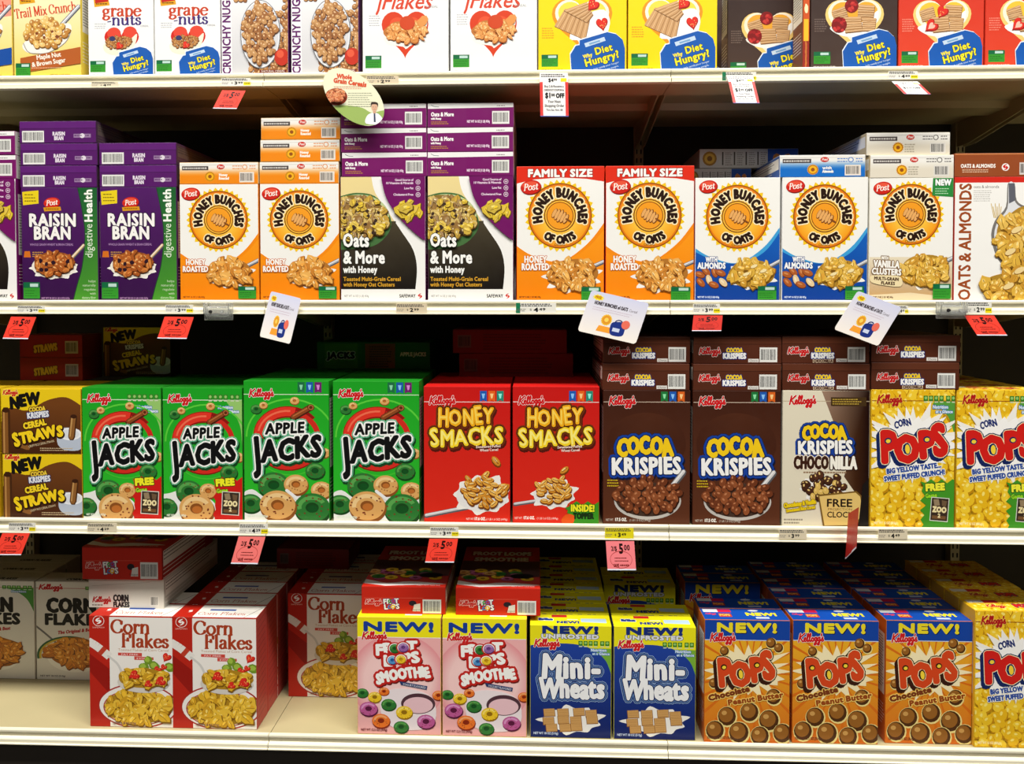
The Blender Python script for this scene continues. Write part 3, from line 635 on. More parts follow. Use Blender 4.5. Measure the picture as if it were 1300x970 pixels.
def d_smacks(v):
    r = random.Random(31 + v); W, H = 112, 176; A = Art(W, H, (206, 24, 20))
    A.poly([(0, 0), (W, 0), (W, H), (0, H)], grad(0, H, (200, 22, 20), (226, 44, 26)))
    A.line([(0, 19.5), (W, 19.5)], .9, (240, 220, 216), disc=False)
    P_(A, 'brand_logo'); A.kel(6, 23, 35, (206, 24, 30), (246, 240, 236)); icons(A, 73, 5, ((30, 90, 180), (232, 100, 30), (40, 140, 120)), 9, 14, 2)
    P_(A, 'title_lettering')
    h1 = dict(sp=.07, w=72, rot=-3, jig=((-4, 1), (3, 0), (-2, 1), (4, 0), (-3, -1)), grow=lambda t: 1 + .12 * math.cos(t * 9)); h2 = dict(sp=.05, w=94, rot=-3, jig=((4, 0), (-3, 1), (2, 0), (-2, 0), (3, 1), (-4, 0)), grow=lambda t: 1 + .1 * math.cos(t * 8))
    for dx, dy, o, c in ((1.5, 3, 4.4, (84, 20, 10)), (0, 0, 4.4, (112, 50, 12)), (0, 0, 2.6, (70, 26, 8))):
        A.text('HONEY', 54 + dx, 49 + dy, 21, c, b=o, **h1); A.text('SMACKS', 56 + dx, 75 + dy, 21, c, b=o, **h2)
    A.text('HONEY', 54, 49, 21, (246, 176, 24), b=1.6, **h1); A.text('HONEY', 53.4, 47.6, 19, (253, 216, 90), b=.1, **h1)
    A.text('SMACKS', 56, 75, 21, (250, 214, 40), b=1.6, **h2); A.text('SMACKS', 55.4, 73.6, 19, (254, 240, 130), b=.1, **h2)
    P_(A, None)
    sx = 84 if v == 0 else 74; A.text('Sweetened Puffed', sx, 78.5, 3.2, (250, 224, 214), w=32, b=.15, rot=-3); A.text('Wheat Cereal', sx + 1, 83, 3.2, (250, 224, 214), w=24, b=.15, rot=-3)
    P_(A, 'cereal_picture')
    SM = ((120, 60, 10), (226, 160, 56), (236, 178, 78), (212, 140, 42), (252, 218, 140))
    if v == 0:
        spoonh(A, 2, 168, 60, 156, 6, (200, 196, 200)); splash(A, 76, 140, 33, 22, r); A.ell(76, 142, 34, 20, (236, 234, 232)); cluster(A, 77, 133, 31, 21, 8.5, pf(SM), r); puff(A, r, 94, 96, 7, SM)
        P_(A, None); A.text('NET WT', 60, 173, 2.8, (250, 236, 230), w=10); A.text('17.6 OZ.', 73, 173, 3.6, (252, 246, 240), w=15, b=.3); A.text('(1 LB 1.6 OZ) (499g)', 95, 173, 2.6, (250, 230, 224), w=28)
    else:
        spoonh(A, 2, 152, 40, 146, 5, (200, 196, 200)); splash(A, 54, 138, 25, 17, r); A.ell(53, 140, 26, 15, (236, 234, 232)); cluster(A, 54, 133, 24, 17, 7.5, pf(SM), r); puff(A, r, 67, 107, 6, SM)
        P_(A, 'offer_badge'); splat(A, 72, 150, 44, 30, (58, 148, 34), r)
        A.poly(sm([(63, 172), (70, 164), (80, 166), (78, 176), (68, 178)]), (232, 90, 24))
        A.text('INSIDE!', 91, 160, 8.2, (246, 240, 40), w=31, b=.6, ol=[(.8, (30, 80, 20))]); A.text('TOPPER', 92, 169.5, 7, (24, 50, 16), w=26, b=.8)
        P_(A, None); A.text('NET WT', 7, 171, 2.8, (250, 236, 230), w=10); A.text('17.6 OZ.', 21, 171, 3.6, (252, 246, 240), w=15, b=.3); A.text('(1 LB 1.6 OZ) (499g)', 45, 171, 2.6, (250, 230, 224), w=28)
    return A
def krisp(A, x, y, w, k=1.0):
    P_(A, 'title_lettering')
    for o, c, dx, dy in ((5, (8, 18, 50), 1.2, 2), (4.4, (20, 64, 160), 0, 0), (1.6, (10, 24, 70), 0, 0)):
        A.text('COCOA', x - 2 * k, y - 25 * k, 21 * k, c, sp=.04, w=74 * k, b=(1.5 + o * k), jig=((-6, 2 * k), (0, 0), (3, -1), (0, 0), (6, 2 * k)))
        A.text('KRISPIES', x + dx, y + dy, 20 * k, c, sp=.06, w=w, b=(1.0 + o * k), rot=-1.2)
    A.text('COCOA', x - 2 * k, y - 25 * k, 21 * k, (246, 206, 26), sp=.04, w=74 * k, b=1.9 * k, jig=((-6, 2 * k), (0, 0), (3, -1), (0, 0), (6, 2 * k)))
    A.text('KRISPIES', x, y, 20 * k, (250, 250, 248), sp=.06, w=w, b=1.3 * k, rot=-1.2)
    P_(A, None)
def d_cocoa():
    r = random.Random(41); A = Art(113, 171, (74, 36, 20)); A.poly([(0, 0), (113, 0), (113, 171), (0, 171)], grad(0, 171, (62, 28, 16), (92, 48, 28)))
    A.ell(56, 68, 52, 40, rgrad(56, 68, 50, (120, 70, 44), (68, 32, 18)))
    A.line([(0, 14.5), (113, 14.5)], .8, (210, 190, 170), disc=False)
    P_(A, 'brand_logo'); A.kel(6, 18.5, 36, (206, 24, 30), (240, 234, 226)); icons(A, 75, 1, ((30, 120, 60), (30, 90, 180), (220, 100, 30)), 9, 13, 2)
    krisp(A, 56, 106, 91, 1.0)
    A.bars(5, 114, 16, 3, 3.6, (206, 176, 30), 1.6)
    P_(A, 'cereal_picture')
    spoonh(A, 84, 130, 105, 104, 8, (214, 212, 212)); A.ell(58, 141, 44, 24, (196, 190, 184)); A.ell(58, 139, 42, 22, (70, 50, 40))
    cluster(A, 58, 134, 43, 23, 8.2, ng(COC), r)
    P_(A, None); A.text('NET WT', 8, 167, 2.8, (220, 210, 200), w=10); A.text('17.5 OZ.', 23, 167, 3.8, (240, 236, 230), w=16, b=.3); A.text('(1 LB 1.5 OZ) (496g)', 48, 167, 2.6, (210, 200, 190), w=28)
    return A
def d_choco():
    r = random.Random(43); A = Art(112, 171, (228, 220, 196))
    A.poly([(50, 0), (112, 0), (112, 171), (78, 171), (96, 130), (80, 108), (92, 70), (66, 40)], lambda x, y: tuple(max(0, a - (x - 45) * 2.2) for a in (170, 140, 120)))
    A.line([(0, 13), (112, 13)], .8, (190, 170, 140), disc=False)
    P_(A, 'brand_logo'); A.kel(7, 17.5, 36, (206, 24, 30), (246, 242, 230))
    P_(A, 'nutrition_icon_strip'); A.rect(62, 8, 46, 11, (66, 46, 20)); A.bars(64, 10, 40, 3, 2.8, (180, 150, 60), 1.4)
    krisp(A, 55, 79, 71, .78)
    P_(A, 'flavour_lettering'); A.text('CHOCO', 37, 98, 15, (58, 28, 16), w=45, b=1.1, ol=[(1.2, (240, 226, 206))]); A.text('NILLA', 79, 98, 15, (250, 246, 234), w=34, b=1.1, ol=[(1.4, (52, 24, 14))])
    P_(A, None); A.bars(27, 102, 64, 1, 3, (150, 120, 90), 2)
    P_(A, 'cereal_picture'); splash(A, 56, 124, 26, 15, r); cluster(A, 54, 121, 28, 17, 7.5, ng(((40, 18, 10), (84, 46, 28), (222, 186, 96), (70, 38, 22), (236, 206, 130))), r)
    P_(A, 'flavour_lettering'); A.text('Chocolatey & Vanilla', 23, 145, 5.2, (236, 206, 20), w=42, b=.5, rot=-8, ol=[(.6, (150, 120, 40))]); A.text('Sweetened Rice Cereal', 24, 151, 4, (236, 206, 20), w=38, b=.35, rot=-8, ol=[(.5, (150, 120, 40))])
    P_(A, 'offer_badge'); A.poly([(46, 131), (96, 126), (103, 132), (107, 152), (96, 171), (53, 171)], (120, 88, 30)); A.poly([(48, 133), (95, 128), (101, 133), (105, 152), (95, 169), (55, 170)], (228, 196, 116))
    A.text('FREE', 74, 146, 9.5, (30, 20, 14), w=34, b=.35); A.text('PROJECTION', 75, 150.5, 2.6, (110, 80, 40), w=32); A.text('CLOCK', 75, 159.5, 7, (30, 20, 14), w=34, b=.2)
    P_(A, None); A.bars(2, 162, 24, 2, 4, (150, 140, 124), 2); A.poly([(104, 118), (112, 110), (112, 171), (99, 171)], (24, 18, 16))
    return A
def pops_title(A, x, y, w, h, rot, col, edge, body=3.2):
    P_(A, 'title_lettering')
    jg = ((-3, 0), (2, 2), (0, -1), (4, -2)); gw = lambda t: 1 + .12 * math.cos(t * 6.3)
    kw = dict(sp=1e-4, w=w, rot=rot, jig=jg, grow=gw)
    for dx, dy, o, c in ((-3.4, 3.6, 1.8, edge), (-2, 2.2, 1.8, edge), (0, 0, 2.2, edge), (0, 0, .9, (250, 236, 190))):
        A.text('POPS', x + dx, y + dy, h, c, b=body + o, **kw)
    A.text('POPS', x, y, h, col, b=body, **kw)
    adv = [glyph(c)[3] for c in 'POPS']; tot = sum(adv); cur = -w / 2; c, q = math.cos(R(rot)), math.sin(R(rot))
    for i in range(3):
        cx = cur + adv[i] * w / tot * (.5 if i == 1 else .56); cy = -h * gw(i / 3) * (.5 if i == 1 else .70) + jg[i][1]; cur += adv[i] * w / tot
        X, Y = x + cx * c - cy * q, y + cx * q + cy * c
        A.ell(X, Y, w * .042 + 1, h * (.2 if i == 1 else .09) + 1, edge, rot); A.ell(X + .3, Y + .3, w * .036, h * (.18 if i == 1 else .075), (248, 214, 60), rot)
    P_(A, None)
def d_cpops(v=0):
    r = random.Random(51); W, H = 109, 172; A = Art(W, H, (244, 202, 40))
    cluster(A, 54, 86, 64, 96, 11, ng(CPP), r, inside=lambda x, y: True)
    P_(A, 'nutrition_icon_strip'); A.poly([(82, 14), (109, 14), (109, 56)] + sm([(109, 56), (102, 36), (92, 24), (80, 17)], False, 4), (86, 158, 60)); A.text('Nutrition', 90, 23, 4, (226, 240, 250), w=20, b=.25, ol=[(.7, (60, 120, 180))]); A.text('at a Glance', 95, 28.5, 3.6, (226, 240, 250), w=22, b=.25, ol=[(.7, (60, 120, 180))])
    A.line([(0, 13.5), (W, 13.5)], .8, (150, 60, 20), disc=False); nutri(A, 68, 7, .95)
    P_(A, 'brand_logo'); A.kel(6, 17, 34, (176, 20, 26), (246, 214, 90))
    P_(A, 'title_lettering'); A.star(54, 68, 68, 44, 20, (246, 244, 236), .74, random.Random(4)); A.star(54, 70, 60, 42, 22, (252, 251, 248), .74, random.Random(6))
    A.text('CORN', 41, 45, 8.4, (24, 44, 110), w=23, b=.5, rot=-12, jig=((-6, 1), (-2, 0), (2, 0), (6, 1)))
    pops_title(A, 57, 86, 88, 33, -6, (212, 30, 24), (18, 36, 92))
    P_(A, 'flavour_lettering')
    for j, t in enumerate(('BIG YELLOW TASTE...', 'SWEET PUFFED CRUNCH!')):
        A.text(t, 56 + j, 100.5 + j * 9, 5.8, (24, 70, 160), w=(72, 80)[j], b=.55, rot=-7, ol=[(.9, (250, 248, 236))])
    P_(A, 'offer_badge'); splat(A, 68, 114, 42, 60, (66, 150, 38), r)
    A.text('FREE', 84, 125, 8, (246, 240, 60), w=25, b=.9, rot=-4, ol=[(.9, (20, 60, 20))]); A.text('Game', 79, 134, 5, (150, 220, 40), w=15, b=.4, rot=-6, ol=[(.5, (20, 60, 20))]); zoo(A, 90, 149, 4)
    P_(A, None); netwt(A, 4, 168, 'NET WT 15 OZ (425g)', (250, 240, 190), 2.8, 30)
    return A
def d_straws():
    r = random.Random(61); A = Art(103, 82, (236, 202, 24))
    A.poly([(0, 42)] + sm([(0, 42), (10, 24), (34, 27), (60, 14), (84, 10), (103, 20)], False, 5) + [(103, 82), (0, 82)], grad(20, 82, (110, 62, 24), (66, 32, 14)))
    P_(A, 'brand_logo'); A.kel(2, 7, 20, (200, 24, 28), (250, 230, 120))
    P_(A, 'promotion_lettering'); A.text('NEW', 31, 21, 14, (18, 16, 14), w=39, b=1.5, rot=-6, jig=((-3, 2), (2, 0), (-2, -1)))
    P_(A, 'cereal_picture')
    A.line([(6, 28), (6, 84)], 11, (70, 38, 14)); A.line([(5, 28), (5, 84)], 7.5, (132, 84, 36)); A.line([(3.4, 28), (3.4, 84)], 2, (186, 136, 76)); A.ell(6, 27, 5, 3, (60, 30, 12)); A.line([(22, 72), (34, 76)], 9, (70, 38, 14)); A.line([(22, 71), (34, 75)], 6, (140, 92, 44))
    A.poly(sm([(72, 62), (76, 50), (96, 50), (103, 56), (103, 76), (84, 78), (74, 72)]), (186, 196, 212)); A.ell(89, 57, 15, 8, (240, 242, 246)); A.ell(89, 57, 12, 6, (222, 226, 232))
    A.line([(94, 36), (91, 61)], 9, (70, 38, 14)); A.line([(93.5, 36), (90.5, 61)], 6.4, (142, 94, 46)); A.line([(92, 36), (89, 60)], 1.6, (196, 150, 90)); A.ell(94, 34.5, 4.2, 2.6, (58, 28, 12))
    P_(A, 'title_lettering'); A.text('COCOA', 47, 28, 5.4, (236, 200, 60), w=21, b=.5, rot=-6, ol=[(.8, (60, 30, 16))]); A.text('KRISPIES', 48, 36, 7, (230, 232, 240), w=28, b=.5, rot=-6, ol=[(.9, (24, 44, 100))])
    A.text('CEREAL', 44, 48, 7.4, (248, 214, 40), w=30, b=.6, rot=-12, ol=[(1, (50, 24, 10))])
    jj = dict(sp=.07, w=64, rot=-13, jig=((4, 2), (-3, 0), (2, 0), (-2, 0), (3, 0), (-6, 2)), grow=lambda t: 1.3 if t == 0 else 1)
    A.text('STRAWS', 49, 65, 12.5, (44, 20, 8), b=2.6, **jj); A.text('STRAWS', 48.4, 64, 12.5, (248, 212, 30), b=1.2, **jj)
    P_(A, None); A.text('CRISPY RICE CEREAL STRAWS', 52, 71, 2.8, (230, 210, 170), w=34, rot=-13); A.bars(50, 75, 44, 2, 2.6, (214, 190, 150), .9)
    return A
def d_kcorn():
    r = random.Random(71); A = Art(108, 188, (226, 222, 212)); 
    A.poly([(72, 12), (108, 12), (108, 58)] + sm([(108, 58), (100, 36), (88, 22), (70, 12)], False, 4), (78, 146, 60)); A.line([(0, 12), (108, 12)], .9, (176, 30, 30), disc=False); nutri(A, 66, 8, .9)
    A.text('Nutrition', 88, 21, 3.6, (200, 220, 240), w=20, b=.25, ol=[(.6, (70, 110, 160))])
    P_(A, 'brand_logo'); A.kel(3, 15, 33, (186, 22, 28), (236, 230, 222))
    P_(A, 'title_lettering'); A.text('CORN', 47, 58, 26, (22, 20, 20), w=66, b=1.9); A.text('FLAKES', 50, 82, 20, (22, 20, 20), w=78, b=1.5)
    P_(A, 'flavour_lettering'); A.text('The Original & Best', 52, 97, 6, (176, 34, 34), w=48, b=.4, rot=-9, sl=.25)
    P_(A, 'cereal_picture'); A.line(sm([(-2, 84), (12, 100), (28, 120)], False), 3, (110, 108, 106)); A.ring(44, 142, 44, 38, 3, (40, 90, 50), 170, 300); A.ring(44, 142, 41, 35, 3, (200, 170, 50), 170, 300); A.ell(52, 144, 38, 30, (240, 236, 226)); cluster(A, 54, 136, 38, 28, 12, fl(((110, 56, 8), (206, 126, 26), (220, 144, 40), (190, 108, 20), (240, 184, 90))), r)
    P_(A, None); netwt(A, 4, 183, 'NET WT 18 OZ (510g)', (80, 70, 66), 3, 34)
    return A
def d_scorn():
    r = random.Random(73); A = Art(108, 158, (240, 236, 230)); A.rect(0, 0, 26, 158, (184, 34, 20)); A.rect(26, 0, 82, 1.2, (184, 34, 20))
    A.poly([(0, 54), (26, 76), (26, 112), (0, 80)], (150, 20, 12))
    P_(A, 'brand_logo'); A.ell(12, 7, 7.6, 7.6, (240, 236, 230)); A.ell(12, 7, 6.9, 6.9, (184, 34, 20)); slogo(A, 12, 7, 4.6, (244, 240, 236)); A.text('SAFEWAY', 12, 17.5, 2, (230, 190, 180), w=16)
    P_(A, 'title_lettering'); A.text('Corn', 28, 24, 19, (168, 60, 26), w=51, font='s', al='l', b=.2); A.text('Flakes', 41, 44, 19, (168, 60, 26), w=62, font='s', al='l', b=.2)
    P_(A, None); A.text('Toasted Flakes of Corn Cereal', 70, 49.5, 3.4, (190, 150, 120), w=66)
    A.poly([(37, 52), (68, 52), (68, 57), (37, 56)], (206, 70, 60)); A.poly([(58, 57), (83, 58), (83, 62), (58, 62)], (206, 70, 60)); A.text('FAT FREE', 52, 55.6, 2.4, (250, 230, 226), w=22); A.text('8 VITAMINS', 71, 61, 2.4, (250, 230, 226), w=20)
    P_(A, 'cereal_picture')
    for x, y, s, c in ((76, 62, 7, 0), (84, 70, 8, 0), (70, 72, 8, 0), (92, 80, 7, 0), (88, 76, 6, 1), (100, 58, 7, 1), (104, 72, 8, 0), (96, 72, 5, 1)):
        if c: strawberry(A, x, y, s, 30)
        else: A.poly(blob(r, x, y, s * .95, 9, .85, 1.1), (112, 146, 40)); A.poly(blob(r, x - 1, y - 1, s * .6, 8), (160, 190, 70))
    A.ell(62, 128, 52, 32, (170, 40, 30)); A.ell(62, 128, 50, 30, (240, 236, 230)); A.ell(62, 130, 45, 26, (170, 40, 30)); A.ell(62, 130, 43.5, 24.6, (236, 228, 214))
    cluster(A, 62, 130, 42, 23, 11, fl(((130, 90, 14), (222, 176, 44), (232, 190, 60), (206, 156, 34), (246, 220, 120))), r)
    A.line(sm([(-2, 36), (10, 44), (26, 58)], False), 11, (232, 228, 222), disc=False); A.line([(14, 48), (19, 52)], 12, (190, 60, 40), disc=False); A.line(sm([(24, 57), (36, 68), (42, 82), (44, 92)], False), 3, (210, 208, 204))
    A.ell(70, 94, 34, 15, (214, 208, 200)); cluster(A, 70, 88, 32, 14, 11, fl(((130, 90, 14), (222, 176, 44), (232, 190, 60), (206, 156, 34), (246, 220, 120))), r)
    for x, y, s in ((58, 84, 8), (92, 92, 8), (76, 96, 6)): strawberry(A, x, y, s, 60)
    P_(A, None); netwt(A, 30, 154, 'NET WT 18 OZ (510g)', (130, 90, 80), 3, 30)
    return A
def ks_title(A, t, x, y, h, w, **kw):
    for dx, dy, o, c in ((1.4, 2.2, 2.6, (110, 18, 16)), (0, 0, 3.2, (196, 34, 28))): A.text(t, x + dx, y + dy, h, c, w=w, b=1.2 + o, sp=.05, **kw)
    A.text(t, x, y, h, (250, 250, 246), w=w, b=1.3, sp=.05, **kw)
def d_froot():
    r = random.Random(81); A = Art(107, 158, (240, 178, 178)); A.poly([(0, 0), (107, 0), (107, 158), (0, 158)], (240, 178, 178))
    cx, cy, N = 52, 84, 40
    for r0, r1, c0, c1 in ((0, 44, (250, 214, 212), (250, 208, 206)), (44, 62, (248, 206, 204), (232, 150, 156))):
        A.emit([[(cx + r1 * math.cos(6.2832 * i / N), cy + r1 * math.sin(6.2832 * i / N)), (cx + r1 * math.cos(6.2832 * (i + 1) / N), cy + r1 * math.sin(6.2832 * (i + 1) / N)), (cx + r0 * math.cos(6.2832 * (i + 1) / N), cy + r0 * math.sin(6.2832 * (i + 1) / N)), (cx + r0 * math.cos(6.2832 * i / N), cy + r0 * math.sin(6.2832 * i / N))] for i in range(N)], lambda x, y, a=r0, b=r1, c0=c0, c1=c1: tuple(c0[k] + (c1[k] - c0[k]) * max(0, min(1, (math.hypot(x - cx, y - cy) - a) / (b - a))) for k in range(3)))
    P_(A, 'promotion_lettering'); A.rect(0, 0, 107, 26.5, (242, 232, 24)); A.line([(0, 26.7), (107, 26.7)], .8, (250, 250, 244), disc=False); A.text('NEW!', 53, 18.2, 11.6, (20, 60, 150), w=93, b=1.3)
    P_(A, 'brand_logo'); A.kel(5, 30, 33, (206, 24, 30), (246, 240, 230))
    P_(A, 'title_lettering'); kw = dict(rot=-7, jig=((-5, 1), (4, 0), (0, 0), (0, 0), (3, 0)))
    ks_title(A, 'FR   T', 50, 47, 13.5, 54, **kw)
    ks_title(A, 'L  PS', 57, 62, 13.5, 48, **kw)
    for x, y, s, c in ((48, 41.5, 6.8, GRN), (59, 40, 6.8, ((70, 30, 90), (150, 100, 170), (190, 150, 200), (110, 60, 130))), (45, 57.5, 6.2, ((20, 60, 110), (80, 150, 210), (150, 200, 236), (40, 90, 160))), (56, 56, 6.4, ((150, 110, 10), (240, 200, 40), (250, 226, 110), (200, 150, 20)))):
        A.ell(x, y, s + 2.4, s * .9 + 2.4, (196, 34, 28)); A.ell(x, y, s + .8, s * .9 + .8, (250, 250, 246)); loop(A, x, y, s, c, r, .9)
    ks_title(A, 'SMOOTHIE', 59, 83, 13, 70, rot=-9, jig=((-4, 2), (2, 0), (-2, -1), (0, -1), (2, -1), (-2, 0), (0, 0), (4, 2)))
    A.poly([(54, 86), (90, 92), (89, 97), (56, 91)], (40, 60, 110)); A.text('YOGURT FLAVORED', 73, 93.4, 2.8, (240, 240, 246), w=30, rot=9)
    P_(A, 'cereal_picture'); A.poly(sm([(30, 108), (50, 96), (84, 100), (100, 116), (96, 146), (60, 152), (34, 140)]), (240, 228, 232)); A.ell(78, 116, 22, 14, (80, 50, 60)); A.ell(78, 118, 19, 11, (236, 196, 204))
    for x, y, s, k in ((6, 103, 8, 0), (22, 108, 9, 1), (34, 100, 7, 2), (14, 124, 12, 3), (40, 118, 10, 0), (60, 128, 11, 1), (30, 140, 12, 2), (88, 140, 12, 3), (56, 148, 10, 0), (104, 104, 8, 2)):
        loop(A, x, y, s, (GRN, ((150, 110, 10), (240, 200, 40), (250, 226, 110)), ((140, 40, 10), (236, 120, 40), (246, 170, 110)), ((90, 20, 60), (190, 90, 150), (220, 150, 200)))[k], r)
    P_(A, None); netwt(A, 4, 154, 'NET WT 12.5 OZ (354g)', (120, 40, 50), 3, 34)
    return A
def d_mini():
    r = random.Random(91); A = Art(104, 152, (18, 44, 120)); A.poly([(0, 20), (104, 20), (104, 152), (0, 152)], grad(20, 152, (30, 66, 160), (12, 30, 96)))
    A.poly([(0, 0), (104, 0), (104, 64)] + sm([(104, 64), (98, 46), (84, 33), (60, 25), (30, 24), (0, 27)], False, 5), (236, 228, 24)); A.poly([(78, 30), (104, 30), (104, 64)] + sm([(104, 64), (98, 48), (88, 37), (76, 30)], False, 5), (120, 176, 56))
    P_(A, 'promotion_lettering'); A.text('NEW!', 51.5, 9.8, 9.4, (20, 46, 120), w=74, b=1.3); A.text('UNFROSTED', 51, 17, 5.2, (226, 230, 236), w=74, b=.6, ol=[(.7, (90, 96, 100))])
    P_(A, 'brand_logo'); A.kel(4, 29, 34, (206, 24, 30), (246, 240, 230)); nutri(A, 62, 20, .9)
    P_(A, None); A.text('Nutrition', 88, 34, 3.6, (220, 236, 250), w=20, b=.25, ol=[(.6, (60, 120, 180))]); A.text('at a Glance', 91, 38.6, 3.2, (220, 236, 250), w=22, b=.2, ol=[(.6, (60, 120, 180))])
    P_(A, 'title_lettering')
    m = dict(sp=.08, w=76, jig=((-3, 1), (0, 0), (2, 0), (0, 0), (0, 0)), grow=lambda t: 1.12 if t == 0 else 1.0); n = dict(sp=.05, w=84, jig=((-3, 1), (1, 0), (0, 0), (0, 1), (2, 0), (-2, 0)))
    for o, c in ((4.2, (150, 180, 220)), (3.4, (14, 34, 100)), (2.2, (110, 150, 206)), (1.4, (14, 34, 90))):
        A.text('Mini-', 52, 70, 28, c, b=2.2 + o, **m); A.text('Wheats', 53, 97, 26, c, b=1.8 + o, **n)
    A.text('Mini-', 52, 70, 28, (246, 248, 250), b=2.0, **m); A.text('Wheats', 53, 97, 26, (246, 248, 250), b=1.7, **n)
    P_(A, 'cereal_picture'); splash(A, 54, 128, 34, 16, r)
    for i in range(11):
        x, y = 26 + (i % 4) * 17 + r.uniform(-3, 3), 118 + (i // 4) * 10 + r.uniform(-2, 2); P = [(x - 8, y - 5), (x + 7, y - 6), (x + 8, y + 5), (x - 7, y + 6)]
        A.poly(P, (140, 90, 40)); A.poly([(p[0] * .9 + x * .1, p[1] * .9 + y * .1 - .4) for p in P], (214, 166, 100))
        for q in range(5): A.line([(x - 6, y - 4 + q * 2), (x + 6, y - 4.6 + q * 2)], .5, (168, 116, 56), disc=False)
    P_(A, None); netwt(A, 4, 148, 'NET WT 18 OZ (510g)', (200, 214, 240), 3, 32)
    return A
def d_pbpops():
    r = random.Random(95); W, H = 113, 155; A = Art(W, H, (240, 176, 30)); A.poly([(0, 24), (W, 24), (W, H), (0, H)], lambda x, y: (240 - y * .15, 186 - y * .5, 40 - y * .1))
    for i in range(26):
        t = 6.2832 * i / 26; A.emit([[(60, 66), (60 + 90 * math.cos(t), 66 + 90 * math.sin(t)), (60 + 90 * math.cos(t + .05), 66 + 90 * math.sin(t + .05))]], (216, 110, 20))
    P_(A, 'title_lettering'); A.star(58, 64, 62, 40, 20, (250, 236, 190), .62, random.Random(9))
    P_(A, 'promotion_lettering'); A.rect(0, 0, W, 25, (16, 66, 160)); A.line([(0, 25.2), (W, 25.2)], .9, (220, 226, 240), disc=False); A.text('NEW!', 56.5, 15.5, 10.6, (16, 20, 60), w=82, b=1.5); A.text('NEW!', 55.8, 14.8, 10.6, (240, 220, 40), w=82, b=1.2)
    P_(A, 'brand_logo'); A.kel(6, 27.5, 35, (206, 24, 30), (246, 240, 230))
    P_(A, 'cereal_picture')
    for x, y, s in ((26, 39, 6), (88, 28, 6.6), (98, 34, 6), (12, 80, 6.4), (92, 96, 10), (30, 122, 12), (60, 116, 12), (86, 126, 13), (14, 140, 12), (46, 142, 13), (74, 146, 12), (104, 142, 12)):
        A.ell(x + .5, y + .8, s * 1.12, s * 1.12, (240, 220, 140)); A.ell(x, y, s, s, (78, 44, 14)); A.ell(x - s * .1, y - s * .12, s * .8, s * .78, (150, 96, 34)); A.ell(x - s * .3, y - s * .35, s * .3, s * .24, (206, 156, 84))
    pops_title(A, 57, 79, 76, 30, -8, (214, 70, 26), (56, 24, 10), 2.8)
    P_(A, 'flavour_lettering'); A.text('Chocolate', 33, 96, 6.6, (120, 54, 20), w=56, b=.9, rot=-14, ol=[(1, (250, 214, 110))]); A.text('Peanut Butter', 68, 102, 6.4, (150, 70, 20), w=74, b=.7, rot=-9, ol=[(1, (250, 214, 110))])
    P_(A, None); netwt(A, 4, 151, 'NET WT 12.5 OZ (354g)', (90, 40, 10), 3, 34)
    return A
# -- top shelf
def ribbon(A, y=60):
    P_(A, 'brand_logo'); A.poly([(7, y - 2), (26, y - 4), (28, y + 6), (8, y + 8)], (222, 160, 24)); A.poly([(9, y - 8), (25, y - 10), (26, y + 1), (9, y + 3)], (190, 30, 20)); A.bars(10, y + 3, 15, 1, 2, (120, 70, 10), 1.6); P_(A, None)
def d_trail(blue=False):
    r = random.Random(101); A = Art(86, 165, (246, 240, 214)); A.poly([(0, 0), (86, 0), (86, 165), (0, 165)], grad(70, 140, (250, 246, 226), (242, 212, 78)))
    if blue: A.poly([(0, 0), (86, 0), (86, 82), (0, 92)], (236, 150, 130))
    ribbon(A, 58)
    P_(A, 'title_lettering'); A.text('Trail Mix Crunch', 2, 85, 12.5, (206, 62, 28), w=80, font='s', al='l', rot=-7, b=.13)
    A.text('CEREAL', 62, 79, 2.8, (180, 120, 90), w=12, rot=-5)
    P_(A, 'cereal_picture'); spoonh(A, 62, 94, 84, 70, 6, (186, 188, 196)); A.poly(sm([(12, 118), (16, 130), (34, 132), (40, 138), (44, 131), (64, 120), (74, 104), (70, 92), (40, 100)]), (244, 240, 232))
    A.line(sm([(12, 118), (20, 131), (44, 131), (66, 118), (74, 102)], False), 1, (140, 136, 130)); cluster(A, 42, 104, 28, 19, 6.5, ng(((140, 92, 30), (222, 178, 90), (236, 196, 120), (190, 130, 60), (250, 226, 170))), r)
    for i in range(6): A.poly(blob(r, 42 + r.uniform(-20, 20), 106 + r.uniform(-10, 10), 2.4, 7), (130, 70, 36))
    P_(A, 'flavour_lettering'); c = (20, 76, 160) if blue else (180, 92, 36)
    A.poly([(8, 138), (86, 124), (86, 146), (8, 158)], c); A.text('Maple Nut', 45, 138.5, 6, (250, 240, 226), w=32, b=.25, rot=-8); A.text('& Brown Sugar', 45, 147, 6, (250, 240, 226), w=44, b=.25, rot=-8); A.bars(22, 151, 44, 1, 2, (226, 180, 140), .9)
    badge(A, 2, 145, 19, 17); netwt(A, 46, 162, 'NET WT 15 OZ (425g)', (150, 120, 40), 2, 26)
    return A
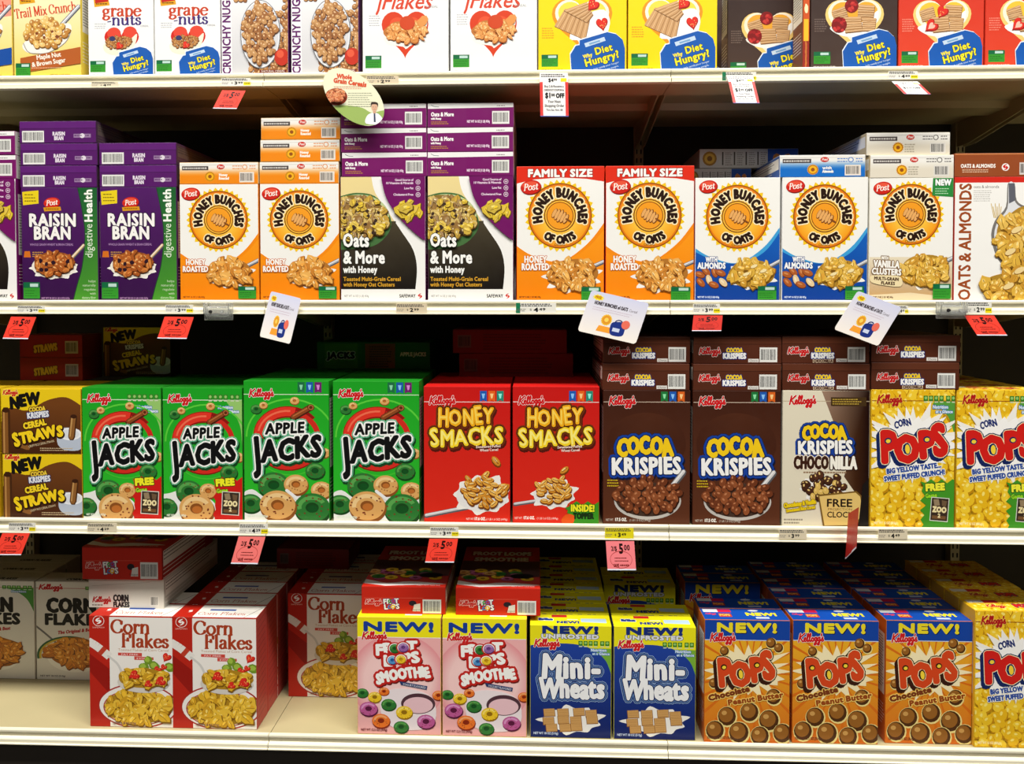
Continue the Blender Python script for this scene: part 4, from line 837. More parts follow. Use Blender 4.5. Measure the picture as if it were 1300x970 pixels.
def d_grape():
    r = random.Random(103); A = Art(84, 165, (243, 243, 241)); ribbon(A, 64)
    P_(A, 'title_lettering'); A.text('grape', 18, 84.5, 15.5, (196, 62, 28), w=51, font='s', al='l', b=.2); A.text('-nuts', 24, 96, 14, (60, 36, 116), w=45, font='s', al='l', b=.2)
    A.text('CEREAL', 73, 99, 2.4, (120, 116, 130), w=11)
    P_(A, None); A.bars(8, 94, 14, 3, 2.8, (160, 160, 170), .8)
    P_(A, 'cereal_picture'); A.poly(heart(43, 117, 45, 40), (206, 34, 22)); A.ell(33, 107, 9, 8, (226, 70, 50)); A.ell(54, 106, 9, 8, (226, 70, 50))
    A.poly(sm([(20, 121), (22, 132), (40, 136), (58, 126), (63, 108), (52, 116), (36, 114)]), (246, 236, 214)); cluster(A, 39, 119, 17, 9, 3.2, ng(((90, 50, 20), (170, 110, 56), (150, 92, 44), (190, 134, 76), (214, 170, 110))), r)
    strawberry(A, 40, 124, 5.5, 40); A.ell(31, 114, 4, 3.4, (50, 56, 100))
    diet(A, 31, 126, .74); badge(A, 1.5, 143, 20, 15); netwt(A, 2, 163, 'NET WT 24 OZ (680g)', (120, 120, 130), 2, 26)
    return A
def d_nugget():
    r = random.Random(105); A = Art(90, 165, (232, 232, 234)); A.poly([(14, 40), (90, 40), (90, 165), (14, 165)], grad(60, 150, (240, 240, 242), (206, 206, 210)))
    P_(A, 'cereal_picture'); cluster(A, 80, 110, 40, 70, 6, ng(GRA), r, inside=lambda x, y: x > 78 + 6 * math.sin(y * .2) or (y > 130 and x > 17 + (y < 138) * 6)); cluster(A, 26, 64, 8, 8, 5, ng(GRA), r)
    A.ell(53, 112, 27, 44, (120, 122, 128)); A.ell(53, 112, 26, 43, (232, 234, 238)); A.ell(53, 112, 24.6, 41, (214, 214, 218)); cluster(A, 52, 110, 23, 40, 6.4, ng(GRA), r)
    A.ell(82, 142, 10, 11, (196, 50, 30)); A.ell(80, 138, 5, 5, (226, 90, 60)); A.rect(52, 158, 36, 4, (110, 40, 30)); A.text('NATURAL CEREAL', 70, 161, 2.6, (240, 230, 220), w=32)
    P_(A, 'title_lettering'); A.rect(0, 0, 13.5, 165, (240, 240, 242)); A.text('CRUNCHY NUGGETS', 12, 163, 10.5, (94, 24, 100), w=126, b=.45, rot=-90, al='l')
    return A
def d_heart():
    r = random.Random(107); A = Art(111, 165, (242, 242, 240))
    P_(A, 'title_lettering'); A.text('Flakes', 56, 82, 20, (212, 66, 40), w=66, b=.35, sl=.3); A.line([(26, 60), (20, 84), (18, 88)], 3, (212, 66, 40)); A.text('CEREAL', 90, 81, 2.8, (130, 130, 136), w=16)
    P_(A, None); A.bars(8, 90, 14, 5, 3, (170, 170, 180), .9)
    P_(A, 'cereal_picture'); A.poly(heart(55, 110, 61, 62), (214, 62, 28)); A.poly(heart(55, 106, 40, 34), (226, 84, 46))
    A.poly(sm([(28, 116), (32, 126), (52, 130), (56, 133), (62, 129), (78, 118), (84, 98), (72, 108), (44, 112)]), (244, 240, 232)); cluster(A, 55, 111, 26, 13, 6.2, fl(((160, 84, 30), (228, 156, 84), (238, 176, 108), (214, 138, 66), (250, 214, 160))), r); A.ell(58, 100, 10, 9, (206, 70, 30)); A.poly(blob(r, 78, 98, 8, 9), (226, 150, 80))
    badge(A, 3, 141, 21, 16); netwt(A, 3, 163, 'NET WT 15 OZ (425g)', (130, 130, 140), 2, 28)
    return A
def biscuit(A, P, r):
    A.poly([(p[0] + .6, p[1] + 1) for p in P], (130, 86, 46)); A.poly(P, (206, 160, 110)); A.cl = None
    (x0, y0), (x1, y1), (x2, y2), (x3, y3) = P
    for q in range(1, 12):
        t = q / 12; a = (x0 + (x3 - x0) * t, y0 + (y3 - y0) * t); b = (x1 + (x2 - x1) * t, y1 + (y2 - y1) * t)
        m = ((a[0] + b[0]) / 2 + r.uniform(-1, 1), (a[1] + b[1]) / 2 + r.uniform(-1, 1)); A.line([a, m, b], .7, ((160, 112, 66), (232, 196, 150))[q % 2], disc=False)
def d_wheat(kind):
    r = random.Random({'y': 111, 'b': 112, 'r': 113}[kind]); W = {'y': 113, 'b': 111, 'r': 110}[kind]
    A = Art(W, 165, {'y': (250, 216, 10), 'b': (62, 44, 38), 'r': (218, 58, 34)}[kind])
    if kind != 'y': A.poly([(0, 60), (W, 60), (W, 165), (0, 165)], grad(60, 165, *(((54, 36, 32), (74, 56, 48)) if kind == 'b' else ((210, 50, 30), (226, 70, 42)))))
    P_(A, 'cereal_picture')
    if kind == 'y':
        A.poly(heart(56, 100, 78, 72), (246, 150, 30)); A.poly(heart(56, 98, 70, 64), (250, 240, 220)); A.poly(heart(56, 96, 62, 52), (252, 220, 80))
        A.poly(sm([(50, 100), (60, 92), (84, 86), (92, 104), (80, 130), (60, 124), (40, 122)]), (248, 246, 242))
        biscuit(A, [(20, 106), (34, 84), (66, 96), (60, 124)], r); biscuit(A, [(32, 86), (62, 76), (70, 92), (62, 102)], r)
        strawberry(A, 82, 104, 9, -10); strawberry(A, 70, 80, 9, 40)
        A.bars(4, 108, 15, 5, 3, (226, 160, 30), 1.4)
    else:
        A.poly(heart(56, 104, 76, 70), (246, 206, 120)); A.poly(heart(56, 101, 69, 62), (250, 236, 214)); A.poly(heart(56, 98, 60, 48), (246, 196, 60) if kind == 'r' else (240, 170, 50))
        A.poly(sm([(24, 112), (40, 122), (64, 122), (84, 106), (86, 90), (70, 104), (40, 106)]), (248, 246, 242))
        for P in ([(26, 90), (44, 84), (48, 100), (30, 104)], [(60, 82), (82, 84), (80, 102), (60, 102)], [(42, 98), (64, 98), (66, 116), (44, 118)], [(66, 100), (84, 100), (82, 116), (66, 116)]): biscuit(A, P, r)
        if kind == 'b':
            for x, y, s in ((52, 84, 9), (36, 108, 10)):
                A.ell(x, y, s, s, (130, 18, 20))
                for q in range(16): A.ell(x + r.uniform(-.7, .7) * s, y + r.uniform(-.7, .7) * s, s * .22, s * .2, r.choice(((190, 40, 40), (206, 60, 54), (160, 26, 30))), n=7)
        else:
            strawberry(A, 56, 92, 9, 30); strawberry(A, 42, 110, 10, 50, True)
        A.bars(4, 100, 15, 6, 3, {'b': (110, 92, 84), 'r': (236, 130, 110)}[kind], 1.4)
    P_(A, None); diet(A, *{'y': (41, 115.5, .99), 'b': (41, 115.5, .97), 'r': (39, 117, .98)}[kind][:2], {'y': .99, 'b': .98, 'r': .98}[kind]); badge(A, 3.5, 142, 21.5, 15.5)
    netwt(A, 3, 162.6, 'NET WT 19 OZ (1 LB 3 OZ) 538g', {'y': (120, 96, 20), 'b': (214, 206, 200), 'r': (250, 220, 210)}[kind], 2.1, 29)
    return A
# ------------------------------------------------------------------ end flaps of boxes lying on their backs
def plate(A, x, y, w, h, bg=(70, 60, 60), fg=(200, 196, 190)):
    A.rect(x, y, w, h, bg); A.bars(x + 1, y + h * .3, w - 3, 1, 1, fg, h * .4)
def bcode(A, *a): A.part = 'barcode'; A.barcode(*a); A.part = None
def e_raisin():
    A = Art(97, 28, (84, 22, 100)); A.rect(0, 0, 97, 9, (94, 30, 114)); A.line([(0, 9), (97, 9)], .6, (60, 14, 74), disc=False); bcode(A, 3, 12, 28, 15)
    A.part = 'title_lettering'; A.text('RAISIN', 50, 18.5, 5, (230, 222, 232), w=16, b=.3); A.text('BRAN', 50, 24.4, 5, (230, 222, 232), w=12, b=.3); A.part = None
    A.rect(69, 16.5, 22, 5, (150, 120, 160)); A.ell(80, 19, 3.2, 3.2, (224, 216, 226)); A.bars(70, 18, 8, 1, 1, (90, 50, 100), 1.4); A.bars(84, 18, 6, 1, 1, (90, 50, 100), 1.4); return A
def e_hbo(kind):
    H = 28; A = Art(101, H, (240, 238, 232)); c = {'h': (240, 138, 16), 'a': (20, 110, 200), 'v': (226, 218, 200)}[kind]
    A.vg(0, 5, 101, H - 5, grad(7, 17, (240, 238, 232), c), 9); A.line([(0, 3), (101, 3)], .5, (200, 196, 190), disc=False)
    plate(A, 3, 4.6, 34, 5.4); A.part = 'brand_logo'; A.ell(53, 5.6, 5, 3.4, (150, 16, 12), n=18); A.ell(53, 5.3, 4.8, 3.2, (206, 40, 26), n=18); A.text('Post', 53, 6.8, 3, (250, 244, 240), w=7, sl=.2, font='s', b=.2)
    A.part = 'title_emblem'; k = 39 if kind != 'v' else 38; A.star(k, 18.5, 7, 6.2, 16, (220, 150, 20)); A.ell(k, 18.5, 5.6, 5.6, (150, 84, 10)); A.ell(k, 18.5, 5, 5, (246, 180, 30)); A.ell(k, 18.5, 2.4, 2.4, (150, 80, 16))
    if kind != 'v': A.text(('Honey', 'with')[kind == 'a'], 56, 18, 3.6, (250, 246, 236), w=11, b=.3, ol=[(.5, c)]); A.text(('Roasted', 'Almonds')[kind == 'a'], 57, 22.6, 3.6, (250, 246, 236), w=13, b=.3, ol=[(.5, c)])
    else: A.bars(46, 14, 11, 4, 3, (180, 170, 150), 1.6)
    A.part = None; q = {'h': (226, 140, 60), 'a': (60, 120, 200), 'v': (90, 86, 84)}[kind]; A.bars(68, 4, 12, 2, 3.4, q, 1.2); A.bars(90, 4, 8, 2, 3.4, q, 1.2); A.ring(84, 6, 3.4, 3.4, 1, q)
    bcode(A, 77, 12.5, 19, 14, (236, 226, 214) if kind != 'v' else (226, 222, 214)); return A
def e_oats():
    A = Art(109, 31, (118, 16, 98)); A.poly([(0, 0), (109, 0), (109, 5.6), (0, 7)], (240, 240, 238)); A.line(sm([(4, 2), (8, 4), (14, 4.6)], False), .6, (60, 90, 90)); A.bars(88, 3, 12, 1, 1, (120, 110, 112), 1)
    A.part = 'title_lettering'; A.text('Oats & More', 4, 17, 5.2, (248, 246, 244), w=29, b=.35, al='l'); A.text('with Honey', 4, 21.4, 2.8, (248, 246, 244), w=13, b=.2, al='l'); A.part = None
    A.bars(4, 24, 24, 2, 2.4, (190, 140, 40), 1); A.text('NET WT 16 OZ (1 LB) 454g', 79, 25.6, 3.2, (240, 220, 236), w=29, b=.15, al='r'); bcode(A, 82, 10.5, 22, 17); return A
def e_oatsalm():
    A = Art(115, 30, (150, 74, 36)); A.rect(0, 0, 115, 1.6, (196, 120, 70)); A.part = 'title_lettering'; A.text('OATS & ALMONDS', 7, 18.6, 4.8, (246, 240, 232), w=45, b=.3, al='l'); A.part = 'brand_logo'; slogo(A, 65, 18, 4, (206, 30, 24), (244, 240, 236)); A.part = None
    A.bars(9, 21, 38, 2, 2.6, (230, 200, 170), 1); bcode(A, 83, 12, 28, 16, (214, 206, 200)); return A
def e_kk(kind='c'):
    A = Art(114, 35, (84, 40, 24)); A.rect(0, 0, 114, 9, (94, 48, 30)); A.line([(0, 9), (114, 9)], .6, (52, 22, 12), disc=False)
    A.part = 'brand_logo'; A.kel(6, 23, 29, (200, 26, 28), (236, 228, 220)); A.part = 'title_lettering'
    A.text('COCOA', 53, 20.5, 6, (244, 206, 30), w=21, b=.6, ol=[(.8, (18, 50, 130))]); A.text('KRISPIES', 53, 28.6, 7, (248, 248, 246), w=30, b=.6, ol=[(.9, (18, 50, 130))])
    if kind == 'n': A.rect(40, 30, 27, 4.6, (214, 190, 160)); A.text('CHOCONILLA', 53.5, 34, 3.6, (70, 34, 20), w=25, b=.3)
    A.part = None; A.rect(71, 29, 14, 4.6, (226, 222, 216)); A.text('Choco', 78, 32.6, 2.6, (40, 40, 40), w=11); bcode(A, 86, 13.5, 23, 20); return A
def e_kcorn():
    A = Art(98, 40, (218, 212, 200)); A.line([(4, 10), (80, 4)], .5, (180, 174, 160), disc=False); A.part = 'brand_logo'; A.kel(4, 33, 25, (176, 24, 28), None); A.part = 'title_lettering'
    A.text('CORN', 42, 31, 8.6, (30, 28, 28), w=20, b=.7); A.text('FLAKES', 42.5, 39, 6.6, (30, 28, 28), w=21, b=.6); A.part = None; A.bars(4, 36, 12, 1, 1, (120, 110, 100), 1.6); bcode(A, 80, 23, 12, 15, (226, 220, 208)); return A
def e_froot(sm_=False):
    A = Art(108, 40, (200, 38, 22)); A.line([(3, 17), (80, 16)], .5, (226, 100, 80), disc=False); A.part = 'brand_logo'; A.kel(4, 26, 22, (200, 40, 34), (240, 206, 200)); A.part = 'title_lettering'
    A.text('FR  T', 38, 25, 7, (246, 244, 240), w=20, b=.5, ol=[(.7, (60, 30, 90))], rot=-4); A.text('L  PS', 39, 33, 7, (246, 244, 240), w=20, b=.5, ol=[(.7, (60, 30, 90))], rot=-4)
    for x, y, c in ((37, 21.5, (60, 150, 60)), (41, 21, (140, 80, 160)), (36.5, 30, (60, 130, 200)), (40.5, 29.6, (240, 190, 40))): A.ring(x, y, 3, 3, 1.7, c)
    A.part = None; A.ell(66, 24, 5, 4, (40, 30, 40)); A.poly([(68, 26), (76, 24), (76, 36), (66, 36)], (226, 222, 216)); A.text('Coupon', 70, 35, 3, (40, 40, 40), w=12)
    bcode(A, 79, 18, 24, 21); return A
def e_straw():
    A = Art(96, 30, (150, 30, 22)); A.text('STRAWS', 40, 22, 9, (214, 170, 30), w=36, b=.9, rot=-6, ol=[(.8, (60, 20, 10))]); bcode(A, 70, 8, 20, 17, (180, 170, 160)); return A
# tops
def t_plain(c, W=110, D=30):
    A = Art(W, D, c); k = tuple(max(0, v * .8) for v in c); A.rect(0, D * .42, W, .5, k); return A
def t_mini():
    A = Art(104, 32, (232, 224, 24)); A.rect(28, 2, 20, 7, (200, 30, 40)); A.text('Mini-Wheats', 20, 18, 6, (30, 60, 140), w=18, b=.7, ol=[(.8, (240, 240, 240))]); A.rect(48, 14, 14, 2, (230, 230, 220)); A.text('NEW!', 49, 26, 6, (20, 50, 130), w=30, b=.7); A.poly([(66, 12), (99, 12), (99, 24), (66, 22)], (180, 206, 226)); return A
def t_pops():
    A = Art(113, 32, (18, 74, 170)); A.rect(3, 1, 20, 9, (226, 226, 226)); A.rect(23, 1, 18, 9, (206, 30, 70)); A.kel(4, 17, 15, (214, 60, 80), None, rot=0); A.rect(22, 14, 17, 10, (196, 60, 26)); A.text('POPS', 30, 21, 5, (250, 180, 90), w=14, b=.5); A.text('NEW!', 80, 19, 8, (236, 220, 40), w=42, b=1); A.ell(72, 4, 7, 2.6, (220, 224, 230)); A.rect(70, 23, 18, 5, (190, 204, 226)); return A
def t_cpops():
    r = random.Random(8); A = Art(109, 32, (240, 200, 44)); cluster(A, 54, 16, 60, 20, 11, ng(CPP), r, inside=lambda x, y: True); A.rect(4, 1, 22, 8, (230, 226, 214)); A.rect(26, 1, 20, 8, (200, 30, 50)); A.kel(22, 22, 26, (190, 24, 28), (246, 220, 120), rot=0); A.text('POPS', 74, 22, 9, (206, 30, 26), w=26, b=1, ol=[(1, (20, 36, 92))]); return A
def t_scorn():
    A = Art(108, 34, (232, 228, 220)); A.rect(0, 0, 26, 34, (180, 34, 20)); slogo(A, 16, 18, 3.4, (244, 236, 230)); A.rect(40, 12, 34, 4, (30, 70, 150)); A.text('Corn Flakes', 60, 28, 7.6, (176, 60, 34), w=62, font='s', b=.14); A.line([(92, 34), (106, 6)], .7, (60, 60, 60)); return A
def t_kcorn():
    A = Art(108, 34, (206, 200, 188)); A.rect(0, 16, 108, .6, (150, 146, 136)); A.text('CORN FLAKES', 58, 28, 6, (30, 28, 28), w=44, b=.6); return A
def t_froot():
    A = Art(107, 32, (240, 230, 24)); A.rect(60, 20, 22, 6, (240, 240, 230)); return A
def t_lie():
    """the printed face of a red box lying on its back, seen from the front end"""
    r = random.Random(12); A = Art(108, 160, (200, 60, 60)); A.rect(0, 60, 108, 60, (90, 60, 60))
    for i in range(24): loop(A, r.uniform(4, 104), r.uniform(96, 134), 9, (GRN, TAN, ((150, 110, 10), (240, 200, 40), (250, 226, 110)), ((90, 20, 60), (190, 90, 150), (220, 150, 200)))[i % 4], r)
    A.ell(84, 118, 16, 9, (26, 22, 26)); A.poly(sm([(-4, 136), (30, 148), (60, 142), (110, 150), (112, 162), (-4, 162)]), (240, 236, 236)); A.poly([(0, 150), (30, 158), (108, 150), (108, 160), (0, 160)], (200, 38, 22)); A.text('NET WT 12.5 OZ', 86, 156, 3, (240, 236, 236), w=30)
    A.text('SMOOTHIE', 54, 60, 14, (244, 240, 236), w=76, b=1.2, ol=[(2, (150, 30, 30))]); A.text('FROOT LOOPS', 54, 36, 14, (244, 240, 236), w=84, b=1.2, ol=[(2, (150, 30, 30))]); return A
def s_facts(c, W=30, H=150, ink=(40, 36, 34), panel=(226, 222, 212)):
    A = Art(W, H, c); A.rect(3, H * .12, W - 6, H * .5, panel); A.bars(4.5, H * .15, W - 10, int(H * .44 / 3.4), 3.4, ink, 1); A.bars(3, H * .7, W - 7, 7, 4, panel, 1); return A
def s_scorn():
    A = Art(34, 158, (176, 64, 58)); 
    for i in range(16): A.line([(4, 10 + i * 9), (28, 6 + i * 9)], 1, (120, 30, 30), disc=False)
    return A
def s_side(c2):
    """long narrow panel of a box lying sideways"""
    A = Art(150, 28, (186, 184, 180)); A.ell(15, 14, 11, 11, (150, 110, 40)); A.ell(15, 14, 8, 8, (200, 160, 60)); A.ell(15, 14, 4, 4, (120, 80, 30))
    for i in range(4): A.rect(34 + i * 18, 4, 2.2, 20, (70, 64, 60)); A.bars(39 + i * 18, 5, 9, 7, 3, (110, 100, 96), 1)
    A.rect(104, 0, 46, 28, c2); A.poly(blob(random.Random(2), 118, 14, 8, 9), (190, 120, 50)); A.poly(blob(random.Random(3), 134, 14, 8, 9), (190, 120, 50)); return A
# ------------------------------------------------------------------ building
import bmesh
def tag(o, label=None, cat=None, group=None, kind=None):
    if label: o['label'] = label
    if cat: o['category'] = cat
    if group: o['group'] = group
    if kind: o['kind'] = kind
    return o
def link(name, me, parent=None, loc=None, rz=0):
    o = bpy.data.objects.new(name, me); COL.objects.link(o)
    if parent: o.parent = parent
    if loc: o.location = loc
    if rz: o.rotation_euler = (0, 0, rz)
    return o
def bevbox(name, x0, x1, y0, y1, z0, z1, bev=.0012, seg=2, mat=None, col=None, xf=None):
    bm = bmesh.new(); bmesh.ops.create_cube(bm, size=1)
    for v in bm.verts: v.co = Vector(((x0 + x1) / 2 + v.co.x * (x1 - x0), (y0 + y1) / 2 + v.co.y * (y1 - y0), (z0 + z1) / 2 + v.co.z * (z1 - z0)))
    if bev: bmesh.ops.bevel(bm, geom=list(bm.edges), offset=bev, segments=seg, profile=.5, affect='EDGES')
    if xf:
        for v in bm.verts: v.co = xf(v.co)
    me = bpy.data.meshes.new(name); bm.to_mesh(me); bm.free()
    if col is not None:
        a = me.color_attributes.new('Col', 'FLOAT_COLOR', 'POINT'); a.data.foreach_set('color', list((*lin(col), 1)) * len(me.vertices)); me.materials.append(PRINT)
    elif mat: me.materials.append(mat)
    return me
def joinme(name, mes, mat=None):
    vs, fs = [], []
    for m in mes:
        b = len(vs); vs += [tuple(v.co) for v in m.vertices]; fs += [[i + b for i in p.vertices] for p in m.polygons]; bpy.data.meshes.remove(m)
    me = bpy.data.meshes.new(name); me.from_pydata(vs, [], fs)
    if mat: me.materials.append(mat)
    me.update(); return me
ART = {}
def art(key, fn, *a):
    k = (key,) + a
    if k not in ART: ART[k] = fn(*a)
    return ART[k]
KIND = {}
def define(key, w, d, h, col, front, top=None, left=None, right=None):
    """a carton w x d x h (metres) with printed panels; origin at the middle of its base"""
    parts = [('carton', None, bevbox('carton', -w / 2, w / 2, -d / 2, d / 2, 0, h, .0011, 2, col=col))]
    e = .0009
    maps = {'front_panel': (front, lambda u, v, z: Vector((-w / 2 + e + u * (w - 2 * e), -d / 2 - z, h - e - v * (h - 2 * e)))),
            'top_panel': (top, lambda u, v, z: Vector((-w / 2 + e + u * (w - 2 * e), d / 2 - e - v * (d - 2 * e), h + z))),
            'left_side_panel': (left, lambda u, v, z: Vector((-w / 2 - z, d / 2 - e - u * (d - 2 * e), h - e - v * (h - 2 * e)))),
            'right_side_panel': (right, lambda u, v, z: Vector((w / 2 + z, -d / 2 + e + u * (d - 2 * e), h - e - v * (h - 2 * e))))}
    for nm, (A, mp) in maps.items():
        if A is None: continue
        n2 = 'side_panel' if 'side' in nm else nm
        if nm == 'front_panel' and d > .15: n2 = 'end_flap'
        parts.append((n2, None, A.mesh(n2, mp)))
        for g in A.group(): parts.append((g, n2, A.mesh(g, mp, g)))
    KIND[key] = (parts, w, d, h)
USEDL = set()
LW = []
def put(key, x, yf, z, label, group, rz=0, name='cereal_box', simple=False, cat='cereal box'):
    """yf: depth of the front face"""
    parts, w, d, h = KIND[key]
    if not 4 <= len(label.split()) <= 16: print('LONG', label)
    if label in USEDL: print('DUP', label)
    USEDL.add(label)
    root = bpy.data.objects.new(name, None); COL.objects.link(root); root.empty_display_size = .03
    c, q = math.cos(rz), math.sin(rz)
    root.location = (x - q * d / 2 * 0, yf + d / 2, z); root.rotation_euler = (0, 0, rz)
    tag(root, label, cat, group)
    byn = {}
    for nm, par, me in parts:
        if simple and (par == 'front_panel' or nm == 'side_panel'): continue
        o = link(nm, me, byn.get(par, root)); 
        if par is None: byn[nm] = o
    return root
# ------------------------------------------------------------------ fixture
M_SHELF = flatmat('cream_painted_steel', (184, 172, 132), .42, 0, .05, 12)
M_LIP = flatmat('cream_price_channel', (238, 232, 208), .3, 0, .04, 20)
M_BACK = flatmat('shade_toned_back_panel', (52, 46, 38), .7, 0, .15, 8)  # panel colour darkened to carry the shade behind the boxes
M_DARK = flatmat('dark_kick_plate', (40, 34, 30), .5, 0, .15, 10)
M_FLOOR = flatmat('vinyl_floor', (64, 58, 48), .35, 0, .06, 3)
M_HOLE = flatmat('slot_black', (12, 11, 10), .8, 0, .1, 10)
M_CLEAR, _n, _l, _b = newmat('clear_plastic')
_b.inputs['Base Color'].default_value = (.92, .94, .94, 1); _b.inputs['Transmission Weight'].default_value = .85; _b.inputs['Roughness'].default_value = .16
_ns = _n.new('ShaderNodeTexNoise'); _ns.inputs['Scale'].default_value = 300; _bp = _n.new('ShaderNodeBump'); _bp.inputs['Strength'].default_value = .3; _l.new(_ns.outputs['Fac'], _bp.inputs['Height']); _l.new(_bp.outputs['Normal'], _b.inputs['Normal'])
ZS = [at(680, 91, 0).z, at(680, 383, 0).z, at(680, 667, 0).z, .235]
J0 = at(337, 382, 0).x; BAY = .914
def extr(name, prof, x0, x1, mat, cap=True):
    n = len(prof); vs = [(x0, *p) for p in prof] + [(x1, *p) for p in prof]
    fs = [[i, (i + 1) % n, n + (i + 1) % n, n + i] for i in range(n)] + [list(range(n))[::-1], list(range(n, 2 * n))]
    me = bpy.data.meshes.new(name); me.from_pydata(vs, [], fs); me.materials.append(mat)
    bm = bmesh.new(); bm.from_mesh(me); bmesh.ops.recalc_face_normals(bm, faces=bm.faces); bm.to_mesh(me); bm.free(); return me
DEPTH = .4975
for si, z in enumerate(ZS):
    lvl = ('top', 'second', 'third', 'bottom')[si]
    for b in range(-1, 4):
        x0, x1 = J0 + (b - 1) * BAY, J0 + b * BAY
        root = bpy.data.objects.new('shelf', None); COL.objects.link(root); root.location = ((x0 + x1) / 2, 0, z)
        bay = ('the oats and almonds bay', 'the straws and raisin boxes bay', 'the middle bay between joints', 'beyond the cut off boxes past the almonds', 'beyond the cut off boxes past the raisins')
        tag(root, f'cream metal {lvl} shelf in ' + {0: bay[1], 1: bay[2], 2: bay[0], 3: bay[3], -1: bay[4]}[b], 'shelf', 'cream metal shelves')
        h = BAY / 2 - .0008
        k = 0.0005
        link('deck', extr('deck', [(.006, 0), (DEPTH, 0), (DEPTH, -.004), (.006, -.004)], -h, h, M_SHELF), root)
        link('price_channel', extr('price_channel', [(.006, .0035), (.0, .0035), (-.0015, .001), (-.0015, -.003), (.0015, -.0045), (.0025, -.014), (-.004, -.0165), (-.0053, -.0185), (-.0053, -.0258), (-.0085, -.0264), (-.0085, -.0282), (-.006, -.0285), (.006, -.0285)], -h, h, M_LIP), root)
        link('front_stiffener', extr('front_stiffener', [(.0062, -.0042), (.105, -.0042), (.105, -.022), (.1, -.0265), (.0062, -.0265)], -h, h, M_SHELF), root)
        link('rear_stiffener', extr('rear_stiffener', [(.25, -.0042), (.35, -.0042), (.34, -.02), (.26, -.02)], -h, h, M_SHELF), root)
        for s in (-1, 1):
            xx = s * (h - .008)
            link('bracket', extr('bracket', [(.11, -.0045), (DEPTH, -.0045), (DEPTH, -.075), (.42, -.075), (.11, -.022)], xx - .0015, xx + .0015, M_SHELF), root)
        if si == 3: pass
for b in range(-1, 5):
    x = J0 + (b - 1) * BAY
    mes = [bevbox('u', x - .013, x + .013, .472, .4978, .02, 2.1, .001, 1)]
    up_ = link('shelf_upright', joinme('shelf_upright', mes, M_SHELF))
    tag(up_, ('slotted steel upright beyond the purple raisin cereal boxes', 'slotted steel upright behind the shelf joint near the honey roasted boxes', 'slotted steel upright behind the shelf joint near the almond boxes', 'slotted steel upright beyond the oats and almonds boxes', 'slotted steel upright past the almonds boxes, outside the picture edge', 'slotted steel upright past the raisin boxes, outside the picture edge')[b], 'shelf post', 'slotted uprights')
    sl = [bevbox('s', x + o - .002, x + o + .002, .4712, .473, zz * .0254 + .06, zz * .0254 + .073, 0) for zz in range(1, 78) for o in (-.006, .006)]
    link('slot', joinme('slots', sl, M_HOLE), up_)
def slab(name, x0, x1, y0, y1, z0, z1, mat):
    o = link(name, bevbox(name, x0, x1, y0, y1, z0, z1, 0, 1, mat=mat)); o['kind'] = 'structure'; return o
slab('wall_back', J0 - 2 * BAY, J0 + 3 * BAY, .498, .52, 0, 2.2, M_BACK)
slab('floor', -4, 4, -3.2, .6, -.05, 0, M_FLOOR)
slab('baseboard_front', J0 - 2 * BAY, J0 + 3 * BAY, .012, .03, 0, ZS[3] - .03, M_DARK)
